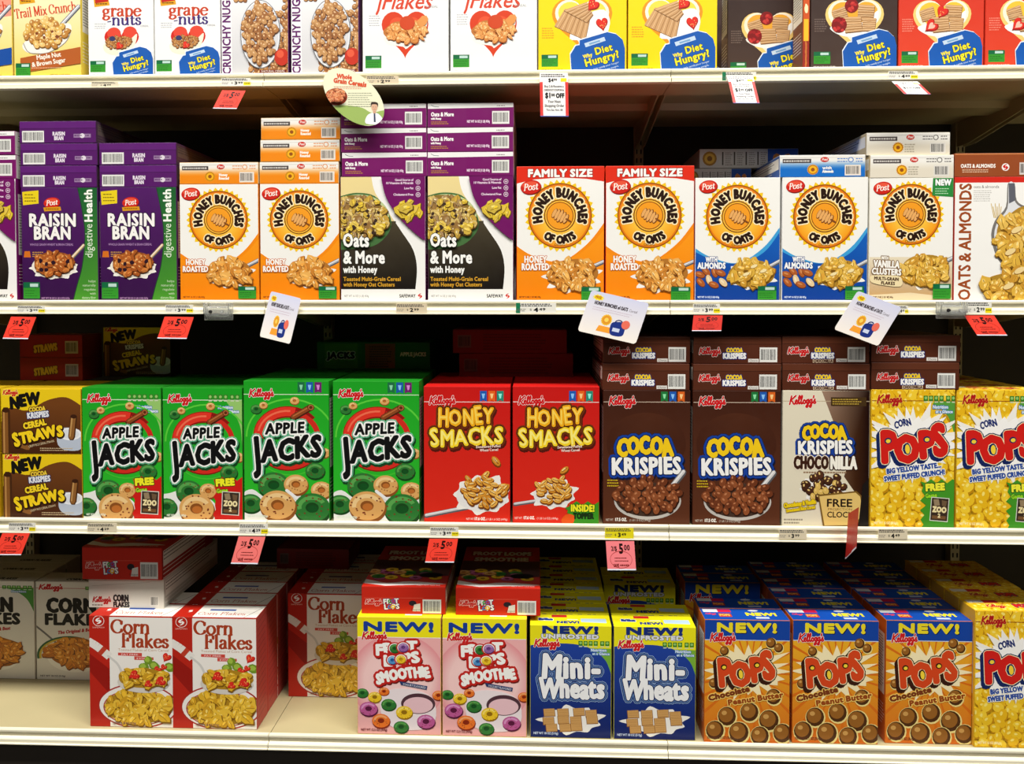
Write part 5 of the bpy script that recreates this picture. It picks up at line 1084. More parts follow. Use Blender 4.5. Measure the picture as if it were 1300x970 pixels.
# ------------------------------------------------------------------ boxes standing in front
YF = .012
def xw(a, b, y, Y=YF): return at(a, y, Y).x, at(b, y, Y).x
ROW = {
 0: [('trail_blue', -69, 16.5, 108, 'yellow trail mix box with blue band cut by the photo edge'),
     ('trail', 18, 104, 107, 'yellow trail mix cereal box with a brown maple nut band on the top shelf'),
     ('grape', 112.5, 196, 104, 'white berry heart box with red purple lettering beside the yellow box'),
     ('grape', 196.5, 280.5, 102, 'white berry heart box with red purple lettering beside the nugget box'),
     ('nugget', 281, 367, 98, 'box with purple upright lettering and a glass of nuggets, beside the white berry heart boxes'),
     ('nugget', 368, 457.5, 97, 'box with purple upright lettering and a glass of nuggets, beside the white flake heart boxes'),
     ('heart', 460, 570, 95, 'white box with an orange heart of flakes, beside the glass of nuggets box'),
     ('heart', 571.5, 682, 94, 'white box with an orange heart of flakes, beside the bright yellow wheat box'),
     ('wheat_y', 683, 796, 90, 'bright yellow wheat cereal box with a blue coupon block, beside the white heart box'),
     ('wheat_y', 797, 910.5, 89, 'bright yellow wheat cereal box with a blue coupon block, beside the dark gap'),
     ('wheat_b', 933, 1043, 88, 'brown wheat cereal box with raspberries partly hidden by the box turned sideways'),
     ('wheat_b', 1028.5, 1139, 88, 'brown wheat cereal box with raspberries, fully visible beside the red wheat box'),
     ('wheat_r', 1139.8, 1249, 88, 'red wheat cereal box with strawberries, beside the brown one'),
     ('wheat_r', 1249.8, 1359, 88, 'red wheat cereal box with strawberries, cut by the photo edge')],
 1: [('oatsmore', -84, 25.5, 387, 'purple white oats box cut by the photo edge'),
     ('raisin', 28.5, 125.5, 386, 'purple raisin box with three lying boxes on top'),
     ('raisin', 127.3, 226, 385, 'purple raisin box with two lying boxes on top'),
     ('hbo_h', 228.5, 329.5, 385, 'orange honey roasted box with one lying box on top'),
     ('hbo_h', 330.5, 431.5, 384, 'orange honey roasted box with three lying boxes on top'),
     ('oatsmore', 432.5, 541, 383, 'purple white oats box beside the honey roasted box'),
     ('oatsmore', 542.5, 652.5, 382, 'purple white oats box beside the family size box'),
     ('hbo_f', 655, 767.5, 382, 'tall orange family size box with red top band, beside the purple and white box'),
     ('hbo_f', 768.3, 881, 382, 'tall orange family size box with red top band, beside the blue almond box'),
     ('hbo_a', 881.8, 990, 381, 'blue almond box beside the family size box'),
     ('hbo_a', 992, 1101, 381, 'blue almond box beside the tan vanilla box'),
     ('hbo_v', 1102.5, 1209, 382, 'tan vanilla clusters box with green NEW corner'),
     ('oatsalm', 1210, 1324, 382, 'white oats and almonds box with brown upright lettering')],
 2: [('straws', -102, .5, 660, 'lower straws box cut by the photo edge'),
     ('straws', 4, 105.5, 660, 'lower yellow brown straws box beside the green box'),
     ('aj_s', 105, 207, 661, 'green apple box with FREE game splash beside the straws'),
     ('aj_s', 207.6, 309, 662, 'green apple box with FREE game splash beside taller green box'),
     ('aj_b', 310, 419, 664, 'taller green apple box beside the game splash box'),
     ('aj_b', 423, 533, 665, 'taller green apple box beside the red honey box'),
     ('smk0', 538, 648, 667, 'red honey box with large spoon of puffs'),
     ('smk1', 650.5, 761, 667, 'red honey box with green INSIDE topper splash'),
     ('cocoa', 764, 877, 668, 'brown cocoa rice box beside the red topper box'),
     ('cocoa', 878.6, 990.5, 668, 'brown cocoa rice box beside the cream box'),
     ('choco', 992, 1103, 668, 'cream and brown box with gold FREE clock offer'),
     ('cpops', 1104, 1211, 667, 'yellow corn puff box under two lying brown boxes'),
     ('cpops', 1212.5, 1320, 667, 'yellow corn puff box cut by photo edge above bottom shelf')],
}
TOPPX = {'trail_blue': -60, 'trail': -58, 'grape': -62, 'nugget': -68, 'heart': -72, 'wheat_y': -75, 'wheat_b': -76, 'wheat_r': -76,
 'oatsmore': 225, 'raisin': 238, 'hbo_h': 233.5, 'hbo_f': 211, 'hbo_a': 225.5, 'hbo_v': 226, 'oatsalm': 224.5,
 'straws': 578, 'aj_s': 492.5, 'aj_b': 484, 'smk0': 491, 'smk1': 491, 'cocoa': 496, 'choco': 496, 'cpops': 495}
SPEC = {  # carton colour, depth (m), front, top, left, right
 'trail_blue': ((226, 200, 90), .05, lambda: d_trail(True)), 'trail': ((222, 196, 70), .05, d_trail), 'grape': ((236, 236, 234), .05, d_grape), 'nugget': ((94, 34, 100), .05, d_nugget),
 'heart': ((238, 238, 236), .052, d_heart), 'wheat_y': ((246, 212, 16), .055, lambda: d_wheat('y')), 'wheat_b': ((66, 46, 40), .055, lambda: d_wheat('b')), 'wheat_r': ((214, 58, 36), .055, lambda: d_wheat('r')),
 'oatsmore': ((112, 16, 96), .055, d_oatsmore), 'raisin': ((74, 24, 92), .055, d_raisin), 'hbo_h': ((240, 150, 30), .05, lambda: d_hbo('h')), 'hbo_f': ((232, 60, 24), .055, lambda: d_hbo('f')),
 'hbo_a': ((236, 236, 234), .052, lambda: d_hbo('a')), 'hbo_v': ((238, 234, 220), .052, lambda: d_hbo('v')), 'oatsalm': ((190, 50, 30), .055, d_oatsalm),
 'straws': ((206, 170, 24), .05, d_straws), 'aj_s': ((30, 130, 30), .052, lambda: d_aj(0)), 'aj_b': ((28, 140, 32), .052, lambda: d_aj(1)), 'smk0': ((204, 26, 22), .055, lambda: d_smacks(0)), 'smk1': ((204, 26, 22), .055, lambda: d_smacks(1)),
 'cocoa': ((76, 36, 22), .055, d_cocoa), 'choco': ((214, 206, 184), .055, d_choco), 'cpops': ((232, 190, 40), .055, d_cpops)}
GRP = {'trail_blue': 'trail mix boxes', 'trail': 'trail mix boxes', 'grape': 'white berry heart boxes', 'nugget': 'glass of nuggets boxes', 'heart': 'white flake heart boxes', 'wheat_y': 'yellow wheat boxes', 'wheat_b': 'brown wheat boxes', 'wheat_r': 'red wheat boxes',
 'oatsmore': 'purple and white oats boxes', 'raisin': 'purple raisin boxes', 'hbo_h': 'orange honey roasted boxes', 'hbo_f': 'family size boxes', 'hbo_a': 'blue almond boxes', 'hbo_v': 'tan vanilla boxes', 'oatsalm': 'oats and almonds boxes', 'straws': 'cereal straws boxes',
 'aj_s': 'green apple boxes with game offer', 'aj_b': 'taller green apple boxes', 'smk0': 'red honey boxes', 'smk1': 'red honey boxes', 'cocoa': 'brown cocoa boxes', 'choco': 'cocoa vanilla boxes', 'cpops': 'yellow corn puff boxes'}
rg = random.Random(77)
TOPZ = {}
for ri, row in ROW.items():
    for k in {q[0] for q in row}:
        ins = [q for q in row if q[0] == k]
        w = min(xw(q[1], q[2], q[3])[1] - xw(q[1], q[2], q[3])[0] for q in ins) - .0012
        col, d, fn = SPEC[k]; A = fn()
        xm = sum((q[1] + q[2]) / 2 for q in ins) / len(ins)
        h = at(max(60, xm), TOPPX[k], YF).z - ZS[ri]
        if k == 'straws': h = w * 82 / 103
        tp = t_cpops() if k == 'cpops' else t_plain(col)
        define(k, w, d, h, col, A, tp if ri == 2 else None, s_facts(col) if k in ('cpops', 'choco', 'cocoa', 'wheat_b') else None, s_facts(col) if k in ('trail', 'raisin', 'aj_s', 'aj_b', 'oatsmore') else None)
        TOPZ[k] = ZS[ri] + h + .0003
def turn(): return R(rg.uniform(-.35, .35))
SHL = {0: 'top', 1: 'second', 2: 'third'}
ORD = ('second', 'third', 'fourth', 'fifth', 'sixth', 'seventh', 'eighth')
COLX = {}
for ri, row in ROW.items():
    for i, (k, a, b, yb, lab) in enumerate(row):
        xa, xb = xw(a, b, yb); x = (xa + xb) / 2; d = SPEC[k][1]
        if k == 'wheat_b' and i == 10: x -= .0  # stands deeper, behind the sideways box
        yf = YF if not (k == 'wheat_b' and i == 10) else .075
        COLX[(ri, i)] = x
        put(k, x, yf, ZS[ri] + .0004, lab, GRP[k], turn())
        if ri == 2:
            n = 5 if k != 'straws' else 3
            if k == 'straws':
                put(k, x - .001, YF - .001, TOPZ[k], lab.replace('lower', 'upper'), GRP[k], turn())
            for j in range(n - 1):
                yj = YF + (j + 1) * (d + .0022)
                put(k, x + rg.uniform(-.0003, .0003), yj, ZS[ri] + .0004, f'{ORD[j]} box back behind the {lab}', GRP[k], 0, simple=True)
                if k == 'straws': put(k, x, yj, TOPZ[k], f'{ORD[j]} box back behind the {lab}'.replace('lower', 'upper'), GRP[k], 0, simple=True)
# narrow box turned sideways on the top shelf
r_ = random.Random(5); As = Art(24, 165, (200, 70, 30)); As.rect(0, 40, 24, 34, (40, 60, 140)); As.rect(0, 74, 24, 26, (206, 84, 30)); As.rect(3, 100, 18, 28, (232, 190, 40)); As.rect(0, 128, 24, 37, (150, 40, 30)); As.poly(blob(random.Random(9), 12, 87, 8, 9), (250, 230, 180))
for q in range(6): As.poly(blob(r_, 12, 132 + q * 5, 5, 8), (196, 110, 50))
define('side_w', .0155, .058, KIND['wheat_b'][3], (120, 60, 30), As, None, s_facts((110, 60, 40), 100, 165), None)
xs0, xs1 = xw(1018.5, 1027.5, 88); put('side_w', (xs0 + xs1) / 2, YF, ZS[0] + .0004, 'slim orange and blue carton turned sideways between two brown wheat boxes', 'brown wheat boxes', 0)
put('wheat_b', (xw(850, 930, 88)[0] + xw(850, 930, 88)[1]) / 2 + .01, .22, ZS[0] + .0004, 'dark brown box set far back in the gap beside the bright yellow boxes', 'brown wheat boxes', 0)
# ------------------------------------------------------------------ boxes lying on the standing ones
LD = .285
def lying(key, w, t, col, end, top=None, left=None, right=None, d=LD): define(key, w, d, t, col, end, top, left, right)
def wof(k): return KIND[k][1]
fl_ = lambda c: s_facts(c, 150, 30)
lying('l_raisin', wof('raisin') + .001, .0505, (78, 28, 96), e_raisin(), t_plain((70, 24, 88)), right=s_facts((74, 52, 70), 150, 30, (40, 34, 36), (96, 84, 80)))  # side panel print darkened, shade is put into its colours
lying('l_hbo_h', wof('hbo_h'), .0495, (238, 200, 140), e_hbo('h'), t_plain((236, 150, 40)), right=fl_((190, 180, 160)))
lying('l_oats', wof('oatsmore'), .0545, (150, 70, 130), e_oats(), t_plain((220, 220, 220)), right=fl_((200, 196, 190)))
lying('l_hbo_a', wof('hbo_a'), .0495, (225, 226, 228), e_hbo('a'), t_plain((20, 90, 180)), left=fl_((60, 90, 150)))
lying('l_hbo_v', wof('hbo_v'), .0505, (226, 220, 206), e_hbo('v'), t_plain((220, 206, 170)), left=fl_((190, 170, 130)))
lying('l_oatsalm', wof('oatsalm'), .052, (150, 76, 40), e_oatsalm(), t_plain((160, 84, 50)))
lying('l_kk', wof('cocoa'), .060, (80, 38, 24), e_kk('c'), t_plain((84, 40, 26)), left=fl_((90, 50, 34)))
lying('l_kn', wof('choco'), .060, (80, 38, 24), e_kk('n'), t_plain((84, 40, 26)), left=fl_((90, 50, 34)))
def pile(key, on, xs, labels, group, yfs=None, z0=None, jx=.0015):
    z = z0 if z0 is not None else TOPZ[on]
    t = KIND[key][3]
    for i, lab in enumerate(labels):
        k = key[i] if isinstance(key, list) else key
        put(k, xs[i] if isinstance(xs, list) else xs, (yfs or [YF] * 9)[i], z, lab, group, R(rg.uniform(-.3, .3))); z += KIND[k][3] + .0005
PO = ('lowest', 'middle', 'topmost')
X = lambda r, i: COLX[(r, i)]
pile('l_oats', 'oatsmore', X(1, 0), [f'purple white box lying flat, {("lower", "upper")[i]} of two above the cut oats box' for i in range(2)], 'lying purple and white boxes')
pile('l_raisin', 'raisin', [X(1, 1) - .001, X(1, 1), X(1, 1) - .001], [f'purple raisin box lying flat, {PO[i]} of the pile of three' for i in range(3)], 'lying raisin boxes')
pile('l_raisin', 'raisin', [X(1, 2) + .001] * 2, [f'purple raisin box lying flat, {("lower", "upper")[i]} of the pile of two' for i in range(2)], 'lying raisin boxes')
pile('l_hbo_h', 'hbo_h', X(1, 3), ['orange and white box lying alone on the first honey roasted box'], 'lying honey roasted boxes')
pile('l_hbo_h', 'hbo_h', [X(1, 4), X(1, 4) + .002, X(1, 4) + .004], [f'orange and white box lying flat, {PO[i]} of three on the second honey roasted box' for i in range(3)], 'lying honey roasted boxes')
pile('l_oats', 'oatsmore', [X(1, 5) + .003, X(1, 5) + .002, X(1, 5) + .002], [f'purple box lying flat, {PO[i]} of three beside the lying honey roasted boxes' for i in range(3)], 'lying purple and white boxes')
pile('l_oats', 'oatsmore', X(1, 6), [f'purple box lying flat, {PO[i]} of three beside the dark empty space' for i in range(3)], 'lying purple and white boxes')
pile('l_hbo_a', 'hbo_a', X(1, 10) - .006, ['blue and white box lying flat on the almond box beside the vanilla box'], 'lying almond boxes')
pile('l_hbo_v', 'hbo_v', [X(1, 11), X(1, 11) - .005], [f'cream box lying flat, {("lower", "upper")[i]} of two above the tan vanilla box' for i in range(2)], 'lying vanilla boxes', [YF, YF + .006])
pile('l_oatsalm', 'oatsalm', X(1, 12), ['brown box lying flat on the oats and almonds box'], 'lying oats and almonds boxes')
pile('l_kk', 'cocoa', [X(2, 8) - .002, X(2, 8) + .001], [f'brown cocoa box lying flat, {("lower", "upper")[i]} of two beside the open space over the red boxes' for i in range(2)], 'lying brown boxes', [YF, YF + .008])
pile('l_kk', 'cocoa', [X(2, 9), X(2, 9) + .003], [f'brown cocoa box lying flat, {("lower", "upper")[i]} of two, on the cocoa box beside the cream one' for i in range(2)], 'lying brown boxes', [YF, YF + .006])
pile('l_kn', 'choco', [X(2, 10), X(2, 10)], [f'brown box lying flat, {("lower", "upper")[i]} of two on the cream and brown box' for i in range(2)], 'lying brown boxes', [YF, YF + .004])
pile(['l_kn', 'l_kk'], 'cpops', [X(2, 11) + .004, X(2, 11) + .006], [f'brown box lying flat, {("lower", "upper")[i]} of two on the yellow corn puff box' for i in range(2)], 'lying brown boxes', [YF, YF + .006]) if False else None
for i, (k, dx) in enumerate((('l_kn', .004), ('l_kk', .007))):
    put(k, X(2, 11) + dx, YF + .005 * i, TOPZ['cpops'] + i * .0606, f'brown box lying flat, {("lower", "upper")[i]} of two on the yellow corn puff box', 'lying brown boxes', 0)
# hidden supports under the piles on the second shelf are the boxes behind the front ones
for i in (0, 1, 2, 3, 4, 5, 6, 9, 10, 11, 12):
    k = ROW[1][i][0]
    put(k, X(1, i), YF + .2, ZS[1] + .0004, f'box standing deep behind the {ROW[1][i][4]}', GRP[k], 0, simple=True)
# dim boxes pushed to the back, shade put into their darkened colours
def slabdim(key, w, d, h, col, A): define(key, w, d, h, col, A, t_plain(col))
slabdim('sw_a', .24, .19, .047, (170, 168, 164), s_side((20, 70, 150)))
slabdim('sw_a0', .155, .19, .0492, (170, 168, 164), s_side((20, 70, 150)))
for i in range(2):
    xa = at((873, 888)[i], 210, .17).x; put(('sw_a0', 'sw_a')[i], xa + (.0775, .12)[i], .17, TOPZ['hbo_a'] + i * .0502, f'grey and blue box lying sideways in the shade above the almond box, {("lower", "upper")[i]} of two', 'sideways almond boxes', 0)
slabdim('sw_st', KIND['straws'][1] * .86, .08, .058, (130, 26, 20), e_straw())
zst = TOPZ['straws'] + KIND['straws'][3] + .0006
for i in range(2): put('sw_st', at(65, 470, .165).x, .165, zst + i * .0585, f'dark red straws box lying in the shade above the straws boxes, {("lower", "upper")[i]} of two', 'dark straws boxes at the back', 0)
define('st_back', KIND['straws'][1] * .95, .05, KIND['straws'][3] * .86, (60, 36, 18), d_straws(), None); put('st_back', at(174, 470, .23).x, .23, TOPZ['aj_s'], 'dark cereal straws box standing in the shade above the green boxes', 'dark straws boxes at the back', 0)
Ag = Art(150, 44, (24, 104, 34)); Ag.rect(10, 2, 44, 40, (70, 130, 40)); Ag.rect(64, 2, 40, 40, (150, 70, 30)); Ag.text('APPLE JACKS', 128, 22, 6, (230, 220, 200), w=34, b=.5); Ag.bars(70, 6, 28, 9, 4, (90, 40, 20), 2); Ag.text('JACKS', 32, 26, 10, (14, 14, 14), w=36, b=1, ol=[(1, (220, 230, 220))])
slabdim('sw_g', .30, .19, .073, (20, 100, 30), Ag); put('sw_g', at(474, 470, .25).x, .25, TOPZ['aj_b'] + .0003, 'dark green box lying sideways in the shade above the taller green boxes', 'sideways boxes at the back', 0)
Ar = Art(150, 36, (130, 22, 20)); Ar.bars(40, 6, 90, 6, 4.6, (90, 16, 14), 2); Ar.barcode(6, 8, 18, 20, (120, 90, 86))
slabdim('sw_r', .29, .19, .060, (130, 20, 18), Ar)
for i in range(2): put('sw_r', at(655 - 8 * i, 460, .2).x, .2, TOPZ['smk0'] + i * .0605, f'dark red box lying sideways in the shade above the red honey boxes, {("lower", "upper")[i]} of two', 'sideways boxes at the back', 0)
slabdim('sw_o', .2, .15, .05, (90, 60, 60), e_raisin())
put('sw_o', at(90, 150, .33).x, .34, TOPZ['raisin'] + .1535 if False else ZS[1] + .0004, 'dark low box lying deep behind the raisin boxes', 'sideways boxes at the back', 0) if False else None
# ------------------------------------------------------------------ bottom shelf
ZB = ZS[3] + .0004
def d4(key, wpx, ypx, xpx, Y, col, d, A, top, **kw):
    w = (at(xpx + wpx, ypx, Y).x - at(xpx, ypx, Y).x); h = at(xpx + wpx / 2, ypx, Y).z - ZS[3]
    define(key, w, d, h, col, A, top, **kw); TOPZ[key] = ZS[3] + h + .0006
d4('kcorn', 103.5, 739, 45, .21, (214, 208, 196), .06, d_kcorn(), t_kcorn())
d4('scorn', 107.5, 784, 217, .02, (176, 40, 26), .064, d_scorn(), t_scorn(), right=s_scorn())
d4('froot', 106.5, 784, 454, .014, (232, 190, 60), .056, d_froot(), t_froot(), right=s_facts((230, 170, 170)))
d4('mini', 103.5, 794.5, 673, .014, (226, 218, 26), .056, d_mini(), t_mini(), right=s_facts((40, 60, 140)), left=s_facts((40, 60, 140)))
d4('pbpops', 109.5, 788, 1006, .014, (196, 110, 30), .054, d_pbpops(), t_pops(), left=s_facts((190, 90, 30)))
d4('cpops4', 106, 776, 1238, .014, (232, 190, 40), .056, d_cpops(1), t_cpops(), left=s_facts((226, 170, 50)))
def col4(key, xl, Y0, labs, group, n, gaps=(), y=790, rz=0, sname='simple'):
    w, d = KIND[key][1], KIND[key][2]; x = at(xl, y, Y0).x + w / 2; Y = Y0
    for j in range(n):
        if j in gaps: Y += gaps[j] if isinstance(gaps, dict) else d
        put(key, x + rg.uniform(-.0008, .0008), Y, ZB, labs if j == 0 else f'{ORD[j - 1]} box back behind the {labs}', group, rz if j == 0 else 0)
        Y += d + .0035
KG = 'white boxes with black lettering'
col4('kcorn', -59.5, .21, 'white box with black lettering cut by the photo edge', KG, 3, y=739)
col4('kcorn', 45, .21, 'black lettered white box partly behind the red flakes box', KG, 1, y=739)
col4('scorn', 112.5, .02, 'red white flakes box under two lying boxes', 'red and white flakes boxes', 2, y=784)
col4('scorn', 217.5, .02, 'red white flakes box with nothing on top', 'red and white flakes boxes', 5, y=784)
col4('scorn', 365, .155, 'red white flakes box set back beside pink box', 'red and white flakes boxes', 4, y=750)
col4('froot', 453.5, .014, 'pink smoothie box beside the red white flakes boxes', 'pink smoothie boxes', 4)
col4('froot', 561.5, .014, 'pink smoothie box beside the blue yellow wheat box', 'pink smoothie boxes', 4)
col4('mini', 672.7, .014, 'blue yellow wheat box beside the pink smoothie box', 'blue and yellow wheat boxes', 7)
col4('mini', 779.5, .014, 'blue yellow wheat box beside the gold puffs box', 'blue and yellow wheat boxes', 4, gaps={2: .11})
col4('pbpops', 894.5, .010, 'gold puffs box with blue band beside blue yellow wheat box', 'gold puffs boxes', 4, gaps={2: .09})
col4('pbpops', 1006.4, .014, 'gold puffs box with blue band, middle of three', 'gold puffs boxes', 6)
col4('pbpops', 1125, .020, 'gold puffs box with blue band beside yellow corn puff box', 'gold puffs boxes', 6, rz=0)
col4('cpops4', 1238, .014, 'yellow corn puff box on the bottom shelf', 'yellow corn puff boxes', 5)
lying('l_kcorn', KIND['scorn'][1] * .92, .071, (206, 200, 186), e_kcorn(), t_plain((206, 200, 188)), right=fl_((190, 186, 176)), d=.28)
lying('l_froot', KIND['froot'][1] * 1.0, .078, (190, 40, 26), e_froot(), t_lie(), right=fl_((150, 30, 24)), d=.26)
lying('l_froot2', KIND['froot'][1] * 1.01, .064, (190, 40, 26), e_froot(), t_lie(), right=fl_((150, 30, 24)), d=.26)
xk = (at(111, 770, .06).x + at(210, 770, .06).x) / 2
put('l_kcorn', xk, .06, TOPZ['scorn'], 'white box with black lettering lying flat on the red and white flakes box', KG, R(0))
put('l_froot', (at(103, 730, .055).x + at(209, 730, .055).x) / 2, .052, TOPZ['scorn'] + .0716, 'red box lying flat on the white lying box, topmost of that pile', 'lying red boxes', R(0))
put('l_froot2', (at(458, 778, .03).x + at(566.5, 778, .03).x) / 2, .03, TOPZ['froot'], 'red box lying flat on the pink box beside the flakes boxes', 'lying red boxes', 0)
put('l_froot2', (at(578, 778, .03).x + at(686.5, 778, .03).x) / 2, .03, TOPZ['froot'], 'red box lying flat on the pink box, overhanging the blue wheat box', 'lying red boxes', 0)
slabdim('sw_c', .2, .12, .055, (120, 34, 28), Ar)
put('sw_c', at(400, 700, .33).x, .31, TOPZ['scorn'], 'dark red carton lying in the shade on the set back flakes boxes', 'sideways boxes at the back', 0)
# ------------------------------------------------------------------ tags, labels and cards
def card(name, px, Y0, Y1, A, label, cat, group, part='card_stock', outline=None, th=.0005, col=(240, 238, 232), bend=0):
    """px: tl, tr, br, bl photo corners; Y0 at the top edge, Y1 at the bottom edge"""
    tl, tr, br, bl = at(*px[0], Y0), at(*px[1], Y0), at(*px[2], Y1), at(*px[3], Y1)
    dd = ((bl - tl) + (br - tr)) / 2; bl, br = tl + dd, tr + dd
    o0 = (tl + tr) / 2
    nrm = (tr - tl).cross(bl - tl).normalized()
    if nrm.y > 0: nrm = -nrm
    def mp(u, v, z):
        p = (tl * (1 - u) + tr * u) * (1 - v) + (bl * (1 - u) + br * u) * v
        return p - o0 + nrm * (z + bend * math.sin(math.pi * u))
    O = outline or [(0, 0), (1, 0), (1, 1), (0, 1)]
    n = len(O)
    vs = [mp(u, v, 0) for u, v in O] + [mp(u, v, -th) for u, v in O]
    fs = [list(range(n)), list(range(n, 2 * n))[::-1]] + [[i, i + n, (i + 1) % n + n, (i + 1) % n] for i in range(n)]
    me = mkmesh(name, vs, fs, [(*lin(col), 1)] * len(vs))
    bm = bmesh.new(); bm.from_mesh(me); bmesh.ops.recalc_face_normals(bm, faces=bm.faces); bm.to_mesh(me); bm.free()
    root = link(name, me, loc=o0); tag(root, label, cat, group)
    pr = link('printed_face', A.mesh('printed_face', mp, None, 9e-5), root)
    for g in A.group(): link(g, A.mesh(g, mp, g, 9e-5), pr)
    return root
def a_sale(t='5', off='00', bg=(236, 64, 48)):
    A = Art(44, 30, bg); A.part = 'price_lettering'; A.text('2/$', 12, 10, 4.6, (60, 14, 12), w=9, b=.2); A.text(t, 23, 12.5, 9.4, (30, 10, 10), b=.6); A.text(off, 32, 9.4, 5.4, (50, 12, 12), w=9, b=.3); A.part = None
    A.ring(22, 19, 17, 9, .5, (170, 36, 28)); A.bars(12, 17, 22, 2, 3, (120, 24, 20), .8); A.text('SAVE', 14, 26.5, 3, (120, 24, 20), w=8, b=.2); A.bars(20, 24, 16, 1, 3, (120, 24, 20), 1.6); A.rect(0, 28.6, 44, 1.4, (226, 232, 246)); return A
def a_label(price='3', c='99', yellow=True, green=False, bg=(238, 236, 226), allyel=False):
    A = Art(38, 15, bg if not allyel else (240, 226, 30)); A.bars(1, 1.2, 34, 2, 2.4, (60, 58, 56), 1.5)
    if green: A.rect(0, 0, 4, 15, (20, 120, 80))
    A.part = 'price_lettering'; A.text('$', 14, 11.4, 3, (30, 28, 28)); A.text(price, 19, 13, 5.6, (20, 20, 20), b=.4); A.text(c, 25, 11.2, 3.4, (20, 20, 20), w=6, b=.2); A.part = None
    A.bars(1, 9, 9, 2, 2.4, (120, 116, 110), .8)
    if yellow: A.rect(29, 8, 9, 6.4, (244, 226, 20)); A.bars(30, 10, 6, 1, 2, (90, 80, 20), 1.4)
    return A
def a_coupon():
    A = Art(38, 57, (244, 242, 240)); A.rect(0, 12, 4, 44, (222, 60, 56)); A.rect(34, 12, 4, 44, (222, 60, 56)); A.bars(2, 1.5, 33, 2, 2.4, (80, 76, 76), 1.4); A.rect(28, 7, 8, 4.6, (240, 222, 20))
    A.part = 'price_lettering'; A.text('$4', 15, 11.8, 4.4, (30, 28, 28), b=.3); A.text('99', 21, 10.4, 2.8, (30, 28, 28), b=.2)
    A.text('Buy 2 & Receive a', 19, 19, 2.8, (40, 38, 40), w=26, b=.1); A.text('CHECKOUT COUPON for', 19, 23.6, 2.4, (40, 38, 40), w=27, b=.1); A.text('$1', 11, 32.6, 6.4, (24, 22, 24), b=.5, w=8); A.text('00', 17.5, 30.6, 3.4, (24, 22, 24), b=.3, w=5); A.text('OFF', 27, 32.6, 5.6, (24, 22, 24), w=11, b=.5)
    A.text('Your Next', 19, 39, 3.2, (40, 38, 40), w=17, b=.15); A.text('Shopping Order', 19, 44.4, 3.2, (40, 38, 40), w=26, b=.15); A.text('Thru Sat. Nov. 08', 19, 49.6, 2.4, (60, 58, 60), w=22, b=.1); A.part = None
    A.rect(0, 56, 38, 1, (40, 90, 180)); return A
def rr(n=5, r=.08, ax=1.0):
    O = []
    for cx, cy, a in ((1 - r, r * ax, -90), (1 - r, 1 - r * ax, 0), (r, 1 - r * ax, 90), (r, r * ax, 180)):
        for i in range(n + 1): t = R(a + 90 * i / n); O.append((cx + r * math.cos(t), cy + r * ax * math.sin(t)))
    return O
class ShapeArt(Art):
    def __init__(s, W, H, bg, O):
        s.W, s.H = W, H; s.ops = []; s.part = None; s.cl = None; s.hold = None; s.poly([(u * W, v * H) for u, v in O], bg); s.cl = [(u * W, v * H) for u, v in O]
def a_promo():
    A = ShapeArt(84, 58, grad(0, 58, (206, 208, 232), (246, 238, 228)), rr(5, .05, 84 / 58))
    A.part = 'printed_offer'; A.star(13, 8, 9, 6, 10, (246, 224, 30), .5); A.text('FREE', 13, 9.4, 3.4, (200, 120, 20), w=9, b=.3)
    A.text('HONEY BUNCHES of OATS', 34, 17.5, 4.6, (50, 40, 50), w=48, b=.3); A.text('Cereal', 66, 17.5, 3.6, (110, 100, 110), w=12); A.bars(10, 21, 62, 2, 3, (200, 180, 196), .7)
    A.star(34, 35, 8, 7, 16, (240, 190, 40)); A.ell(34, 35, 6, 6, (226, 150, 40)); A.ell(34, 35, 3, 3, (250, 210, 90)); A.poly([(26, 44), (46, 44), (46, 52), (24, 52)], (244, 160, 50))
    A.poly(sm([(44, 36), (60, 34), (63, 44), (61, 52), (46, 53), (42, 44)]), (28, 50, 130)); A.ring(52, 36, 6, 5, 1.4, (20, 36, 100), 180, 360); A.rect(46, 43, 10, 5, (200, 210, 236)); A.ell(62, 36, 6, 6, (232, 110, 90)); A.part = None
    return A
def rell(W, H, a, b, rot, n=44):
    c, q = math.cos(R(rot)), math.sin(R(rot))
    return [(.5 + (a * math.cos(6.28318 * i / n) * c - b * math.sin(6.28318 * i / n) * q) / W, .5 + (a * math.cos(6.28318 * i / n) * q + b * math.sin(6.28318 * i / n) * c) / H) for i in range(n)]
OD = rell(78, 72, 46, 27, 42)
